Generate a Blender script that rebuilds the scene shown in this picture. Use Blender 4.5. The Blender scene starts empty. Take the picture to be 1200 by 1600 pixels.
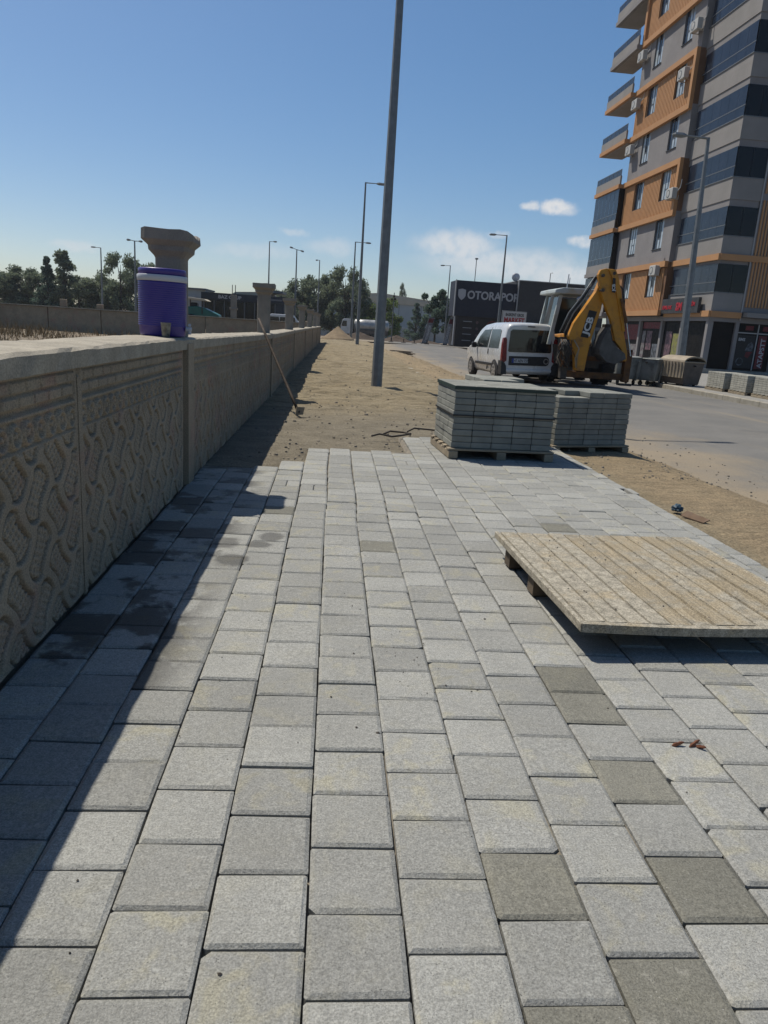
import bpy, bmesh, math, random
from mathutils import Vector, Matrix, noise
R = math.radians
random.seed(7)
scene = bpy.context.scene
COL = scene.collection

# ------------------------------------------------------------------ camera
def cam_axes(p, r, yw):
    f = Vector((math.sin(yw) * math.cos(p), math.cos(yw) * math.cos(p), -math.sin(p)))
    rt = Vector((math.cos(yw), -math.sin(yw), 0)); up = rt.cross(f)
    c, s = math.cos(r), math.sin(r)
    return f, c * rt + s * up, -s * rt + c * up
F_, R_, U_ = cam_axes(.2499, .0659, .0827)
cd = bpy.data.cameras.new('camera'); cam = bpy.data.objects.new('camera', cd); COL.objects.link(cam)
cd.sensor_fit = 'VERTICAL'; cd.sensor_height = 36; cd.sensor_width = 27
cd.lens = 1138.4 / 1600 * 36; cd.clip_start = .05; cd.clip_end = 4000
m = Matrix((R_, U_, -F_)).transposed().to_4x4(); m.translation = (0, 0, 1.205)
cam.matrix_world = m
scene.camera = cam

# ------------------------------------------------------------------ light
SUN = Vector((-.42, .42, 1)).normalized()            # towards the sun
sl = bpy.data.lights.new('sun', 'SUN'); sun = bpy.data.objects.new('sun', sl); COL.objects.link(sun)
sl.energy = 5.0; sl.angle = R(.53); sl.color = (1, .945, .845)
sun.rotation_euler = SUN.to_track_quat('Z', 'Y').to_euler()
world = bpy.data.worlds.new('World'); scene.world = world; world.use_nodes = True
vs = scene.view_settings
vs.view_transform = 'Standard'; vs.look = 'None'; vs.gamma = 1; vs.use_curve_mapping = False
vs.exposure = 0.0
SKY_STRENGTH = .144

class NT:
    """small helper to write node graphs"""
    def __init__(s, tree): s.t = tree; s.n = tree.nodes; s.l = tree.links
    def new(s, kind, props=None, **ins):
        nd = s.n.new(kind)
        for k, v in (props or {}).items(): setattr(nd, k, v)
        for k, v in ins.items():
            s.put(nd, k, v)
        return nd
    def put(s, nd, k, v):
        key = int(k[1:]) if k[0] == 'i' and k[1:].isdigit() else k.replace('_', ' ')
        sk = nd.inputs[key]
        if hasattr(v, 'is_linked') and hasattr(v, 'node'): s.l.new(v, sk)
        else: sk.default_value = v
    def math(s, op, a, b=0., c=None):
        nd = s.n.new('ShaderNodeMath'); nd.operation = op
        s.put(nd, 'i0', a); s.put(nd, 'i1', b)
        if c is not None: s.put(nd, 'i2', c)
        return nd.outputs[0]
    def noise(s, vec, scale, detail=4., rough=.55, dist=0.):
        nd = s.new('ShaderNodeTexNoise', None, Vector=vec, Scale=scale, Detail=detail, Roughness=rough, Distortion=dist)
        return nd.outputs['Fac']
    def ramp(s, fac, lo, hi, a=0., b=1.):
        nd = s.new('ShaderNodeMapRange', None, Value=fac)
        nd.interpolation_type = 'SMOOTHSTEP'
        for k, v in zip((1, 2, 3, 4), (lo, hi, a, b)): nd.inputs[k].default_value = v
        return nd.outputs[0]
    def mix(s, fac, a, b, mode='MIX'):
        nd = s.n.new('ShaderNodeMix'); nd.data_type = 'RGBA'; nd.blend_type = mode
        for i, v in ((0, fac), (6, a), (7, b)):
            if hasattr(v, 'node'): s.l.new(v, nd.inputs[i])
            else: nd.inputs[i].default_value = v if i == 0 else (*v[:3], 1)
        return nd.outputs[2]
    def vmul(s, v, xyz):
        nd = s.n.new('ShaderNodeVectorMath'); nd.operation = 'MULTIPLY'
        s.l.new(v, nd.inputs[0]); nd.inputs[1].default_value = xyz
        return nd.outputs[0]

w = NT(world.node_tree); w.n.clear()
sky = w.new('ShaderNodeTexSky', dict(sky_type='NISHITA', sun_disc=False, sun_elevation=math.asin(SUN.z),
            sun_rotation=math.atan2(SUN.x, SUN.y), altitude=1500, air_density=1.0, dust_density=3.0, ozone_density=2.0))
gen = w.new('ShaderNodeTexCoord').outputs['Generated']
cl = None
warp = w.new('ShaderNodeTexNoise', None, Vector=gen, Scale=30., Detail=5., Roughness=.62)
wv = w.new('ShaderNodeVectorMath', dict(operation='MULTIPLY_ADD'), i0=warp.outputs['Color'], i1=(.034, .034, .02), i2=gen).outputs[0]
for cx, cy, cz, rx, rz, amt in ((.2666, .9514, .154, .024, .0095, 1.0), (.237, .9591, .1547, .011, .006, .85), (.153, .9821, .106, .055, .020, .8),
                           (.215, .9709, .086, .11, .022, .7), (.3024, .946, .1167, .017, .007, .8), (.2875, .9548, .075, .06, .016, .75),
                           (-.3112, .9479, .068, .03, .008, .42), (-.0555, .9926, .108, .018, .005, .36), (-.0061, .9953, .094, .035, .011, .38),
                           (-.1032, .9912, .082, .06, .011, .3), (.2035, .9714, .122, .016, .005, .45),
                           (.52, .84, .10, .10, .02, .6), (-.6, .78, .09, .12, .02, .5), (.3, -.94, .12, .2, .04, .5), (-.8, -.5, .14, .2, .04, .5)):
    d = w.new('ShaderNodeVectorMath', dict(operation='SUBTRACT'), i0=wv, i1=(cx + .017, cy + .017, cz + .010)).outputs[0]
    d = w.vmul(d, (1 / rx, .6 / rx, 1 / rz))
    ln = w.new('ShaderNodeVectorMath', dict(operation='LENGTH'), i0=d).outputs['Value']
    k = w.math('MULTIPLY', w.ramp(ln, 1.25, .35), amt)
    cl = k if cl is None else w.math('MAXIMUM', cl, k)
fine = w.noise(gen, 70., 5., .6)
cl = w.math('MULTIPLY', cl, w.ramp(fine, .30, .58, .6, 1.))
soft = w.new('ShaderNodeGamma', None, Color=sky.outputs[0], Gamma=.8).outputs[0]
skycol = w.new('ShaderNodeHueSaturation', None, Color=soft, Saturation=1.42, Value=1.0).outputs[0]
cc = w.mix(cl, skycol, (4.9, 5.0, 5.15))
bg = w.new('ShaderNodeBackground', None, Color=cc, Strength=SKY_STRENGTH)
w.l.new(bg.outputs[0], w.new('ShaderNodeOutputWorld').inputs['Surface'])

# ------------------------------------------------------------------ materials
MATS = {}
def surf(name, c1, c2=None, scale=6., rough=.8, bump=0., bscale=60., metal=0., spec=.35, world_pos=True,
         speck=0., sscale=180., isl=0., objr=0., stretch=None, grime=None, gscale=2., rvar=.1, coat=0., alb=.72):
    c1 = tuple(q * alb for q in c1); c2 = c2 and tuple(q * alb for q in c2); grime = grime and tuple(q * alb for q in grime)
    mt = bpy.data.materials.new(name); mt.use_nodes = True
    g = NT(mt.node_tree); bs = g.n['Principled BSDF']
    pos = g.new('ShaderNodeNewGeometry').outputs['Position'] if world_pos else g.new('ShaderNodeTexCoord').outputs['Object']
    if stretch: pos = g.vmul(pos, stretch)
    col = (*c1, 1)
    if c2: col = g.mix(g.ramp(g.noise(pos, scale, 5.), .32, .68), c1, c2)
    if grime: col = g.mix(g.ramp(g.noise(pos, gscale, 6., .65), .50, .70, 0, .8), col, grime)
    if speck:
        s = g.ramp(g.noise(pos, sscale, 2., .7), .28, .72, 1 - speck, 1 + speck)
        vm = g.new('ShaderNodeVectorMath', dict(operation='SCALE'))
        (g.l.new(col, vm.inputs[0]) if hasattr(col, 'node') else setattr(vm.inputs[0], 'default_value', col[:3]))
        g.l.new(s, vm.inputs['Scale']); col = vm.outputs[0]
    for amt, src in ((isl, 'isl'), (objr, 'obj')):
        if amt:
            o = g.new('ShaderNodeNewGeometry').outputs['Random Per Island'] if src == 'isl' else g.new('ShaderNodeObjectInfo').outputs['Random']
            s = g.math('MULTIPLY_ADD', o, 2 * amt, 1 - amt)
            vm = g.new('ShaderNodeVectorMath', dict(operation='SCALE'))
            (g.l.new(col, vm.inputs[0]) if hasattr(col, 'node') else setattr(vm.inputs[0], 'default_value', col[:3]))
            g.l.new(s, vm.inputs['Scale']); col = vm.outputs[0]
    g.put(bs, 'Base_Color', col)
    bs.inputs['Roughness'].default_value = rough
    if rvar: g.put(bs, 'Roughness', g.ramp(g.noise(pos, scale * 1.7 + 3, 4.), .3, .7, max(.03, rough - rvar), min(1, rough + rvar)))
    bs.inputs['Metallic'].default_value = metal
    bs.inputs['Specular IOR Level'].default_value = spec
    bs.inputs['Coat Weight'].default_value = coat
    if bump:
        h = g.noise(pos, bscale, 6., .65)
        b = g.new('ShaderNodeBump', None, Height=h, Strength=bump, Distance=.4 / bscale)
        g.l.new(b.outputs[0], bs.inputs['Normal'])
    MATS[name] = mt
    return mt

def paver_mat(name, base, tint, island, wet=True):
    mt = bpy.data.materials.new(name); mt.use_nodes = True
    g = NT(mt.node_tree); bs = g.n['Principled BSDF']
    pos = g.new('ShaderNodeNewGeometry').outputs['Position']
    rnd = g.new('ShaderNodeNewGeometry').outputs['Random Per Island'] if island else g.new('ShaderNodeObjectInfo').outputs['Random']
    r2 = g.math('FRACT', g.math('MULTIPLY', rnd, 37.7))
    r3 = g.math('FRACT', g.math('MULTIPLY', rnd, 91.3))
    col = g.mix(g.ramp(g.noise(pos, 3.2, 5.), .3, .7), base, tuple(c * .88 for c in base))
    # warm cement bloom on some of the stones, in blotches
    bl = g.math('MULTIPLY', g.ramp(g.noise(pos, 9., 5., .6, .6), .47, .68), g.ramp(r2, .25, 1., .12, .95))
    col = g.mix(bl, col, tint)
    bl2 = g.math('MULTIPLY', g.ramp(g.noise(pos, 17., 5., .6), .55, .75), g.ramp(r3, .55, 1., 0, .7))
    col = g.mix(bl2, col, (.325, .31, .265))
    sc = g.math('MULTIPLY_ADD', rnd, .26, .87)
    fs = g.ramp(g.noise(pos, 190., 3., .8), .28, .72, .68, 1.32)
    ms = g.ramp(g.noise(pos, 60., 4., .6), .25, .75, .88, 1.12)
    sc = g.math('MULTIPLY', g.math('MULTIPLY', sc, fs), ms)
    # dark pits and pale grains of the aggregate
    vo = g.new('ShaderNodeTexVoronoi', None, Vector=pos, Scale=160.)
    pit = g.ramp(vo.outputs['Distance'], .10, .22, .45, 1.)
    pit = g.math('MAXIMUM', pit, g.ramp(g.noise(pos, 38., 2.), .54, .62, 1., 0.))
    sc = g.math('MULTIPLY', sc, pit)
    vm = g.new('ShaderNodeVectorMath', dict(operation='SCALE'), i0=col); g.l.new(sc, vm.inputs['Scale']); col = vm.outputs[0]
    vo2 = g.new('ShaderNodeTexVoronoi', None, Vector=pos, Scale=95.)
    gr = g.math('MULTIPLY', g.ramp(vo2.outputs['Distance'], .16, .06), g.ramp(g.noise(pos, 21., 2.), .56, .64, 0, .7))
    col = g.mix(gr, col, (.45, .43, .40))
    rough = .88
    if wet:      # spilled water on the stones next to the wall
        sx = g.new('ShaderNodeSeparateXYZ', None, Vector=pos)
        near = g.ramp(sx.outputs['X'], -.42, -.62)
        near = g.math('MULTIPLY', near, g.ramp(sx.outputs['Y'], 1.7, 2.2))
        wn = g.math('ADD', g.noise(pos, 4.2, 5., .6, .2), g.math('MULTIPLY', g.math('SUBTRACT', r3, .5), .30))
        wt = g.math('MULTIPLY', g.ramp(wn, .49, .58), near)
        # a few damp stones a little further out
        for (px, py, pr) in ((-.30, 4.02, .10), (-.47, 3.58, .11), (-.55, 3.86, .12), (-.36, 3.86, .08)):
            dd = g.new('ShaderNodeVectorMath', dict(operation='DISTANCE'), i0=pos, i1=(px, py, 0)).outputs['Value']
            dd = g.math('ADD', dd, g.math('MULTIPLY_ADD', g.noise(pos, 12., 3.), .12, -.06))
            wt = g.math('MAXIMUM', wt, g.ramp(dd, pr, pr * .6, 0, .75))
        wt = g.math('MAXIMUM', wt, 0.)
        col = g.mix(wt, col, g.mix(1., col, (.30, .29, .28), 'MULTIPLY'))
        g.put(bs, 'Roughness', g.math('MULTIPLY_ADD', wt, -.42, rough))
    else: bs.inputs['Roughness'].default_value = rough
    g.put(bs, 'Base_Color', col)
    bs.inputs['Specular IOR Level'].default_value = .18
    hgt = g.math('ADD', g.math('MULTIPLY', g.noise(pos, 210., 4., .7), .7), g.math('MULTIPLY', g.noise(pos, 26., 4.), .9))
    hgt = g.math('ADD', hgt, g.math('MULTIPLY', pit, .5))
    b = g.new('ShaderNodeBump', None, Height=hgt, Strength=.7, Distance=.006)
    g.l.new(b.outputs[0], bs.inputs['Normal'])
    MATS[name] = mt
    return mt

def glass_mat(name, c, rough=.06, spec=.6, c2=None, scale=1.):
    return surf(name, c, c2, scale, rough, spec=spec, rvar=0, bump=.02, bscale=1.5)

M_PAVER = paver_mat('paver_concrete', (.274, .272, .250), (.300, .285, .222), False)
M_PAVERI = paver_mat('paver_concrete_island', (.274, .272, .250), (.300, .285, .222), True)
M_PAVERD = paver_mat('paver_olive', (.176, .170, .142), (.19, .182, .145), False, False)
M_STACK = surf('stack_concrete', (.315, .315, .270), (.25, .25, .218), 7, .9, .35, 160, speck=.16, sscale=300, objr=.10)
M_STACKI = surf('stack_concrete_island', (.42, .41, .35), (.35, .34, .295), 7, .9, .3, 120, speck=.1, sscale=200, isl=.12)
M_JOINT = surf('joint_sand', (.30, .26, .20), (.15, .135, .11), 6, .95, .5, 150)
def sand_mat():
    mt = bpy.data.materials.new('sand'); mt.use_nodes = True
    g = NT(mt.node_tree); bs = g.n['Principled BSDF']
    pos = g.new('ShaderNodeNewGeometry').outputs['Position']
    col = g.mix(g.ramp(g.noise(g.vmul(pos, (.7, 1.5, 1)), 1.1, 6., .65), .32, .66), (.210, .168, .104), (.268, .222, .145))
    col = g.mix(g.ramp(g.noise(g.vmul(pos, (.55, 1.5, 1)), 3.6, 6., .7), .48, .66, 0, .75), col, (.125, .102, .066))
    # the raked bedding next to the paving is greyer stone dust
    sx = g.new('ShaderNodeSeparateXYZ', None, Vector=pos)
    gy = g.math('ADD', sx.outputs['Y'], g.math('MULTIPLY_ADD', g.noise(pos, 1.3, 3.), 3.2, -1.6))
    grey = g.math('MULTIPLY', g.ramp(gy, 12.5, 9., 0, .85), g.ramp(sx.outputs['X'], 2.75, 2.3))
    col = g.mix(grey, col, g.mix(g.ramp(g.noise(pos, 3., 4.), .35, .65), (.205, .18, .135), (.16, .14, .105)))
    shd = g.math('MULTIPLY', g.ramp(sx.outputs['X'], 2.5, 2.9), g.ramp(g.noise(pos, 2.2, 5., .6), .25, .6, .55, .95))
    col = g.mix(shd, col, g.mix(g.ramp(g.noise(pos, 6., 4.), .35, .65), (.29, .222, .138), (.235, .182, .115)))   # yellower sand on the shoulder
    fs = g.ramp(g.noise(pos, 55., 4., .7), .25, .75, .62, 1.38)
    fs = g.math('MULTIPLY', fs, g.ramp(g.noise(pos, 200., 2., .7), .25, .75, .75, 1.25))
    vm = g.new('ShaderNodeVectorMath', dict(operation='SCALE'), i0=col); g.l.new(fs, vm.inputs['Scale'])
    g.put(bs, 'Base_Color', vm.outputs[0]); bs.inputs['Roughness'].default_value = .95; bs.inputs['Specular IOR Level'].default_value = .15
    h = g.math('ADD', g.noise(pos, 60., 5., .7), g.math('MULTIPLY', g.noise(g.vmul(pos, (.5, 1.3, 1)), 7., 6., .65), 4.))
    b = g.new('ShaderNodeBump', None, Height=h, Strength=.9, Distance=.022)
    g.l.new(b.outputs[0], bs.inputs['Normal'])
    return mt
M_SAND = sand_mat()
def road_mat():
    mt = bpy.data.materials.new('asphalt'); mt.use_nodes = True
    g = NT(mt.node_tree); bs = g.n['Principled BSDF']
    pos = g.new('ShaderNodeNewGeometry').outputs['Position']
    col = g.mix(g.ramp(g.noise(pos, .7, 5., .6), .3, .7), (.125, .121, .112), (.158, .15, .136))
    st = g.vmul(pos, (1.5, .16, 1))
    col = g.mix(g.ramp(g.noise(st, 1.0, 5., .6, .3), .5, .74, 0, .7), col, (.21, .18, .135))     # dusty wheel tracks
    col = g.mix(g.ramp(g.noise(pos, .35, 3.), .60, .64, 0, .45), col, (.085, .085, .082))            # patched asphalt
    sx = g.new('ShaderNodeSeparateXYZ', None, Vector=pos)
    xx = g.math('ADD', sx.outputs['X'], g.math('MULTIPLY_ADD', g.noise(pos, .55, 5., .65), 4.4, -2.2))
    col = g.mix(g.ramp(xx, 6.3, 4.4, 0, .9), col, (.235, .19, .13))                                # sand carried on to the edge
    fs = g.ramp(g.noise(pos, 70., 3., .7), .25, .75, .75, 1.25)
    vm = g.new('ShaderNodeVectorMath', dict(operation='SCALE'), i0=col); g.l.new(fs, vm.inputs['Scale'])
    g.put(bs, 'Base_Color', vm.outputs[0]); bs.inputs['Roughness'].default_value = .88; bs.inputs['Specular IOR Level'].default_value = .25
    b = g.new('ShaderNodeBump', None, Height=g.noise(pos, 90., 4., .7), Strength=.5, Distance=.005)
    g.l.new(b.outputs[0], bs.inputs['Normal'])
    return mt
M_ROAD = road_mat()
M_GROUND = surf('dry_earth', (.26, .20, .135), (.20, .16, .11), .25, .95, .4, 5, grime=(.17, .15, .09), gscale=.08)
M_SOIL = surf('brown_soil', (.06, .040, .026), (.085, .056, .036), 1.2, .95, .6, 8)
M_PILE = surf('sand_pile', (.28, .205, .12), (.215, .155, .092), 2., .95, .6, 14)
M_WALL = surf('wall_concrete', (.41, .332, .232), (.325, .265, .188), 3.5, .92, .55, 110, speck=.3, sscale=150, grime=(.40, .25, .185), gscale=2.6)
M_COPING = surf('coping_concrete', (.48, .425, .33), (.36, .32, .25), 7, .93, .6, 90, speck=.22, sscale=120)
M_COLUMN = surf('column_concrete', (.33, .295, .245), (.26, .235, .20), 5, .92, .4, 90, speck=.12, sscale=160)
M_PLAINC = surf('plain_concrete', (.33, .315, .285), (.26, .25, .225), 4, .9, .3, 60, speck=.1)
M_KERB = surf('kerb_concrete', (.40, .37, .31), (.32, .29, .23), 4, .9, .3, 60, speck=.1)
M_PURPLE = surf('purple_plastic', (.068, .043, .275), (.06, .038, .245), 5, .38, .03, 200, spec=.45, rvar=.06)
M_WHITEP = surf('white_plastic', (.62, .63, .66), (.56, .57, .60), 6, .4, spec=.45)
M_CUP = surf('grey_cup_metal', (.30, .30, .27), (.14, .14, .13), 40, .45, .1, 100, metal=.4)
M_GALV = surf('galvanised_steel', (.25, .265, .27), (.20, .215, .22), 6, .55, .05, 30, metal=.35, spec=.5)
M_GALVD = surf('galvanised_dark', (.20, .215, .225), (.16, .17, .18), 5, .55, metal=.3, spec=.4)
M_WOOD = surf('raw_wood', (.38, .31, .215), (.28, .23, .16), 6, .85, .3, 60, stretch=(1, 1, 1), speck=.12, sscale=90, objr=.12)
def plank_mat():
    mt = bpy.data.materials.new('crusted_plank'); mt.use_nodes = True
    g = NT(mt.node_tree); bs = g.n['Principled BSDF']
    pos = g.new('ShaderNodeNewGeometry').outputs['Position']
    o = g.new('ShaderNodeObjectInfo').outputs['Random']
    grain = g.noise(g.vmul(pos, (90, 4, 90)), 1., 4., .6)
    wood = g.mix(g.ramp(grain, .3, .7), (.36, .30, .205), (.25, .205, .135))
    crust = g.mix(g.ramp(g.noise(pos, 22., 5., .65), .3, .7), (.37, .335, .265), (.205, .185, .145))
    k = g.ramp(g.math('ADD', g.noise(pos, 5., 6., .7), g.math('MULTIPLY_ADD', o, .14, -.07)), .38, .58)
    col = g.mix(k, wood, crust)
    fs = g.ramp(g.noise(pos, 140., 3., .75), .3, .7, .55, 1.35)
    fs = g.math('MULTIPLY', fs, g.math('MULTIPLY_ADD', o, .2, .9))
    vm = g.new('ShaderNodeVectorMath', dict(operation='SCALE'), i0=col); g.l.new(fs, vm.inputs['Scale'])
    col = g.mix(g.ramp(g.noise(pos, 31., 3., .6), .66, .72, 0, .85), vm.outputs[0], (.10, .08, .06))
    g.put(bs, 'Base_Color', col); bs.inputs['Roughness'].default_value = .9; bs.inputs['Specular IOR Level'].default_value = .2
    h = g.math('ADD', g.math('MULTIPLY', grain, .5), g.noise(pos, 120., 4., .7))
    b = g.new('ShaderNodeBump', None, Height=h, Strength=.75, Distance=.004)
    g.l.new(b.outputs[0], bs.inputs['Normal'])
    return mt
M_PLANK = plank_mat()
M_OLDWOOD = surf('weathered_wood', (.165, .125, .085), (.11, .085, .06), 6, .9, .4, 40)
M_STRAP = surf('green_strap', (.03, .052, .042), None, rough=.5)
M_BLACK = surf('black_plastic', (.018, .018, .02), (.026, .026, .028), 5, .5)
M_RUBBER = surf('tyre_rubber', (.02, .02, .021), (.05, .045, .04), 3, .85)
M_CARW = surf('white_car_paint', (.72, .73, .73), (.66, .66, .65), 2, .25, spec=.5, coat=.6, rvar=.05, grime=(.55, .53, .49), gscale=1.2)
M_CARG = glass_mat('car_glass', (.012, .014, .017), .05, .6)
M_CARG2 = glass_mat('car_side_glass', (.07, .085, .09), .08, .6)
M_RED = surf('red_lens', (.24, .008, .012), (.15, .006, .009), 9, .25, spec=.35, rvar=.03)
M_RIM = surf('rim_metal', (.5, .5, .5), None, rough=.35, metal=.7)
M_PLATE = surf('plate_white', (.55, .56, .57), None, rough=.5)
M_PBLUE = surf('plate_blue', (.02, .05, .3), None, rough=.5)
M_YEL = surf('digger_yellow', (.66, .29, .014), (.58, .245, .014), 3, .45, .05, 40, spec=.4, grime=(.26, .115, .03), gscale=2.2)
M_YELD = surf('digger_yellow_dirty', (.20, .08, .018), (.09, .04, .015), 5, .7, .2, 30)
M_CABW = surf('cab_pale_grey', (.50, .54, .53), (.42, .46, .45), 3, .5, grime=(.40, .38, .28), gscale=3)
M_STEELD = surf('dark_steel', (.055, .05, .045), (.09, .07, .05), 5, .7, .2, 30)
M_BUCKET = surf('worn_bucket_steel', (.13, .125, .115), (.085, .08, .075), 5, .6, .2, 40, metal=.3)
M_CHROME = surf('ram_chrome', (.6, .6, .6), None, rough=.2, metal=.9)
M_DECAL = surf('decal_white', (.7, .7, .68), None, rough=.5)
M_GREYPL = surf('grey_plaster', (.29, .275, .27), (.255, .24, .24), .8, .9, .15, 40, grime=(.24, .225, .22), gscale=.5)
M_GREYLT = surf('light_grey_plaster', (.32, .30, .285), (.28, .265, .25), .8, .9, .1, 40)
M_ORANGE = surf('orange_cladding', (.56, .29, .125), (.51, .265, .115), 1.2, .7, rvar=.05)
M_BGLASS = glass_mat('balcony_glass', (.020, .028, .045), .15, .28, (.028, .038, .06), 1.3)
M_BGLASSD = glass_mat('dark_glass', (.007, .008, .010), .08, .25)
M_SHOPG = surf('shop_glass_dark', (.008, .008, .009), (.016, .014, .013), 1.5, .45, spec=.08)
M_CURT = glass_mat('curtained_pane', (.56, .62, .66), .1, .6, (.36, .43, .48), 3)
M_FRAME = surf('dark_window_frame', (.03, .032, .036), None, rough=.5)
M_WFRAME = surf('grey_window_frame', (.11, .12, .135), None, rough=.5)
M_LFRAME = surf('pale_aluminium', (.42, .42, .42), None, rough=.5)
M_AC = surf('ac_white', (.56, .55, .52), (.50, .49, .46), 3, .6)
M_NAVY = surf('navy_cladding', (.012, .017, .036), (.016, .022, .042), 1, .6)
M_SLATE = surf('slate_cladding', (.06, .06, .065), (.05, .05, .055), .6, .75)
M_BLKPANEL = surf('black_panel', (.014, .014, .016), (.03, .022, .022), 1.5, .5)
M_SIGNW = surf('sign_white', (.62, .62, .62), None, rough=.6)
M_SIGNR = surf('sign_red', (.42, .012, .025), None, rough=.6)
M_SIGNK = surf('sign_black', (.02, .02, .02), None, rough=.6)
M_SIGNG = surf('sign_grey_white', (.5, .5, .52), None, rough=.6)
M_WARE = surf('pale_blue_cladding', (.40, .45, .47), (.36, .41, .43), .3, .6)
M_CREAM = surf('cream_roof', (.60, .53, .41), (.54, .47, .36), .5, .8)
M_WHITEW = surf('white_wall', (.52, .53, .52), (.45, .46, .45), .5, .9)
M_GREENM = surf('green_machine_paint', (.008, .15, .11), (.01, .11, .085), 2, .4, spec=.5)
M_SHUTTER = surf('dark_blue_shopfront', (.016, .022, .035), (.03, .036, .05), .7, .4)
M_BINGREY = surf('bin_galvanised', (.33, .34, .32), (.23, .24, .225), 3, .6, .3, 12, metal=.25, grime=(.15, .15, .13), gscale=3)
M_BINTAN = surf('bin_tan', (.42, .345, .25), (.34, .28, .20), 3, .7, .2, 20)
M_BINBRN = surf('bin_brown', (.16, .125, .10), (.11, .09, .075), 3, .7, .2, 20)
M_BARK = surf('bark', (.11, .085, .06), (.07, .055, .04), 3, .95, .4, 10)
def leaf_mat(name, c1, c2):
    mt = surf(name, c1, c2, .5, .75, spec=.2, isl=.35, rvar=0, alb=1.)
    g = NT(mt.node_tree); bs = g.n['Principled BSDF']; out = g.n['Material Output']
    tr_ = g.new('ShaderNodeBsdfTranslucent'); g.l.new(bs.inputs['Base Color'].links[0].from_socket, tr_.inputs['Color'])
    mx = g.new('ShaderNodeMixShader', None, i0=.42); g.l.new(bs.outputs[0], mx.inputs[1]); g.l.new(tr_.outputs[0], mx.inputs[2])
    g.l.new(mx.outputs[0], out.inputs['Surface']); return mt
M_LEAF = leaf_mat('leaf_dark', (.135, .165, .105), (.175, .205, .13))
M_LEAF2 = leaf_mat('leaf_mid', (.12, .165, .05), (.15, .195, .06))
M_LEAF3 = leaf_mat('leaf_conifer', (.085, .13, .095), (.115, .16, .115))
M_DRY = surf('dry_grass', (.33, .235, .12), (.24, .165, .085), .6, .9, isl=.3, rvar=0)
M_PAPER = [surf('poster_' + n, c, c2, 5, .5) for n, c, c2 in (('yellow', (.30, .30, .06), (.2, .18, .1)), ('pale', (.26, .26, .25), (.12, .08, .09)),
           ('crimson', (.20, .012, .018), (.10, .008, .012)), ('pink', (.22, .12, .14), (.06, .04, .05)), ('steel', (.16, .18, .21), (.03, .03, .035)))]
M_BLUEBAG = surf('blue_bag', (.05, .10, .14), (.03, .06, .09), 20, .5)
M_CARD = surf('cardboard', (.24, .16, .10), (.17, .11, .07), 9, .9)

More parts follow.
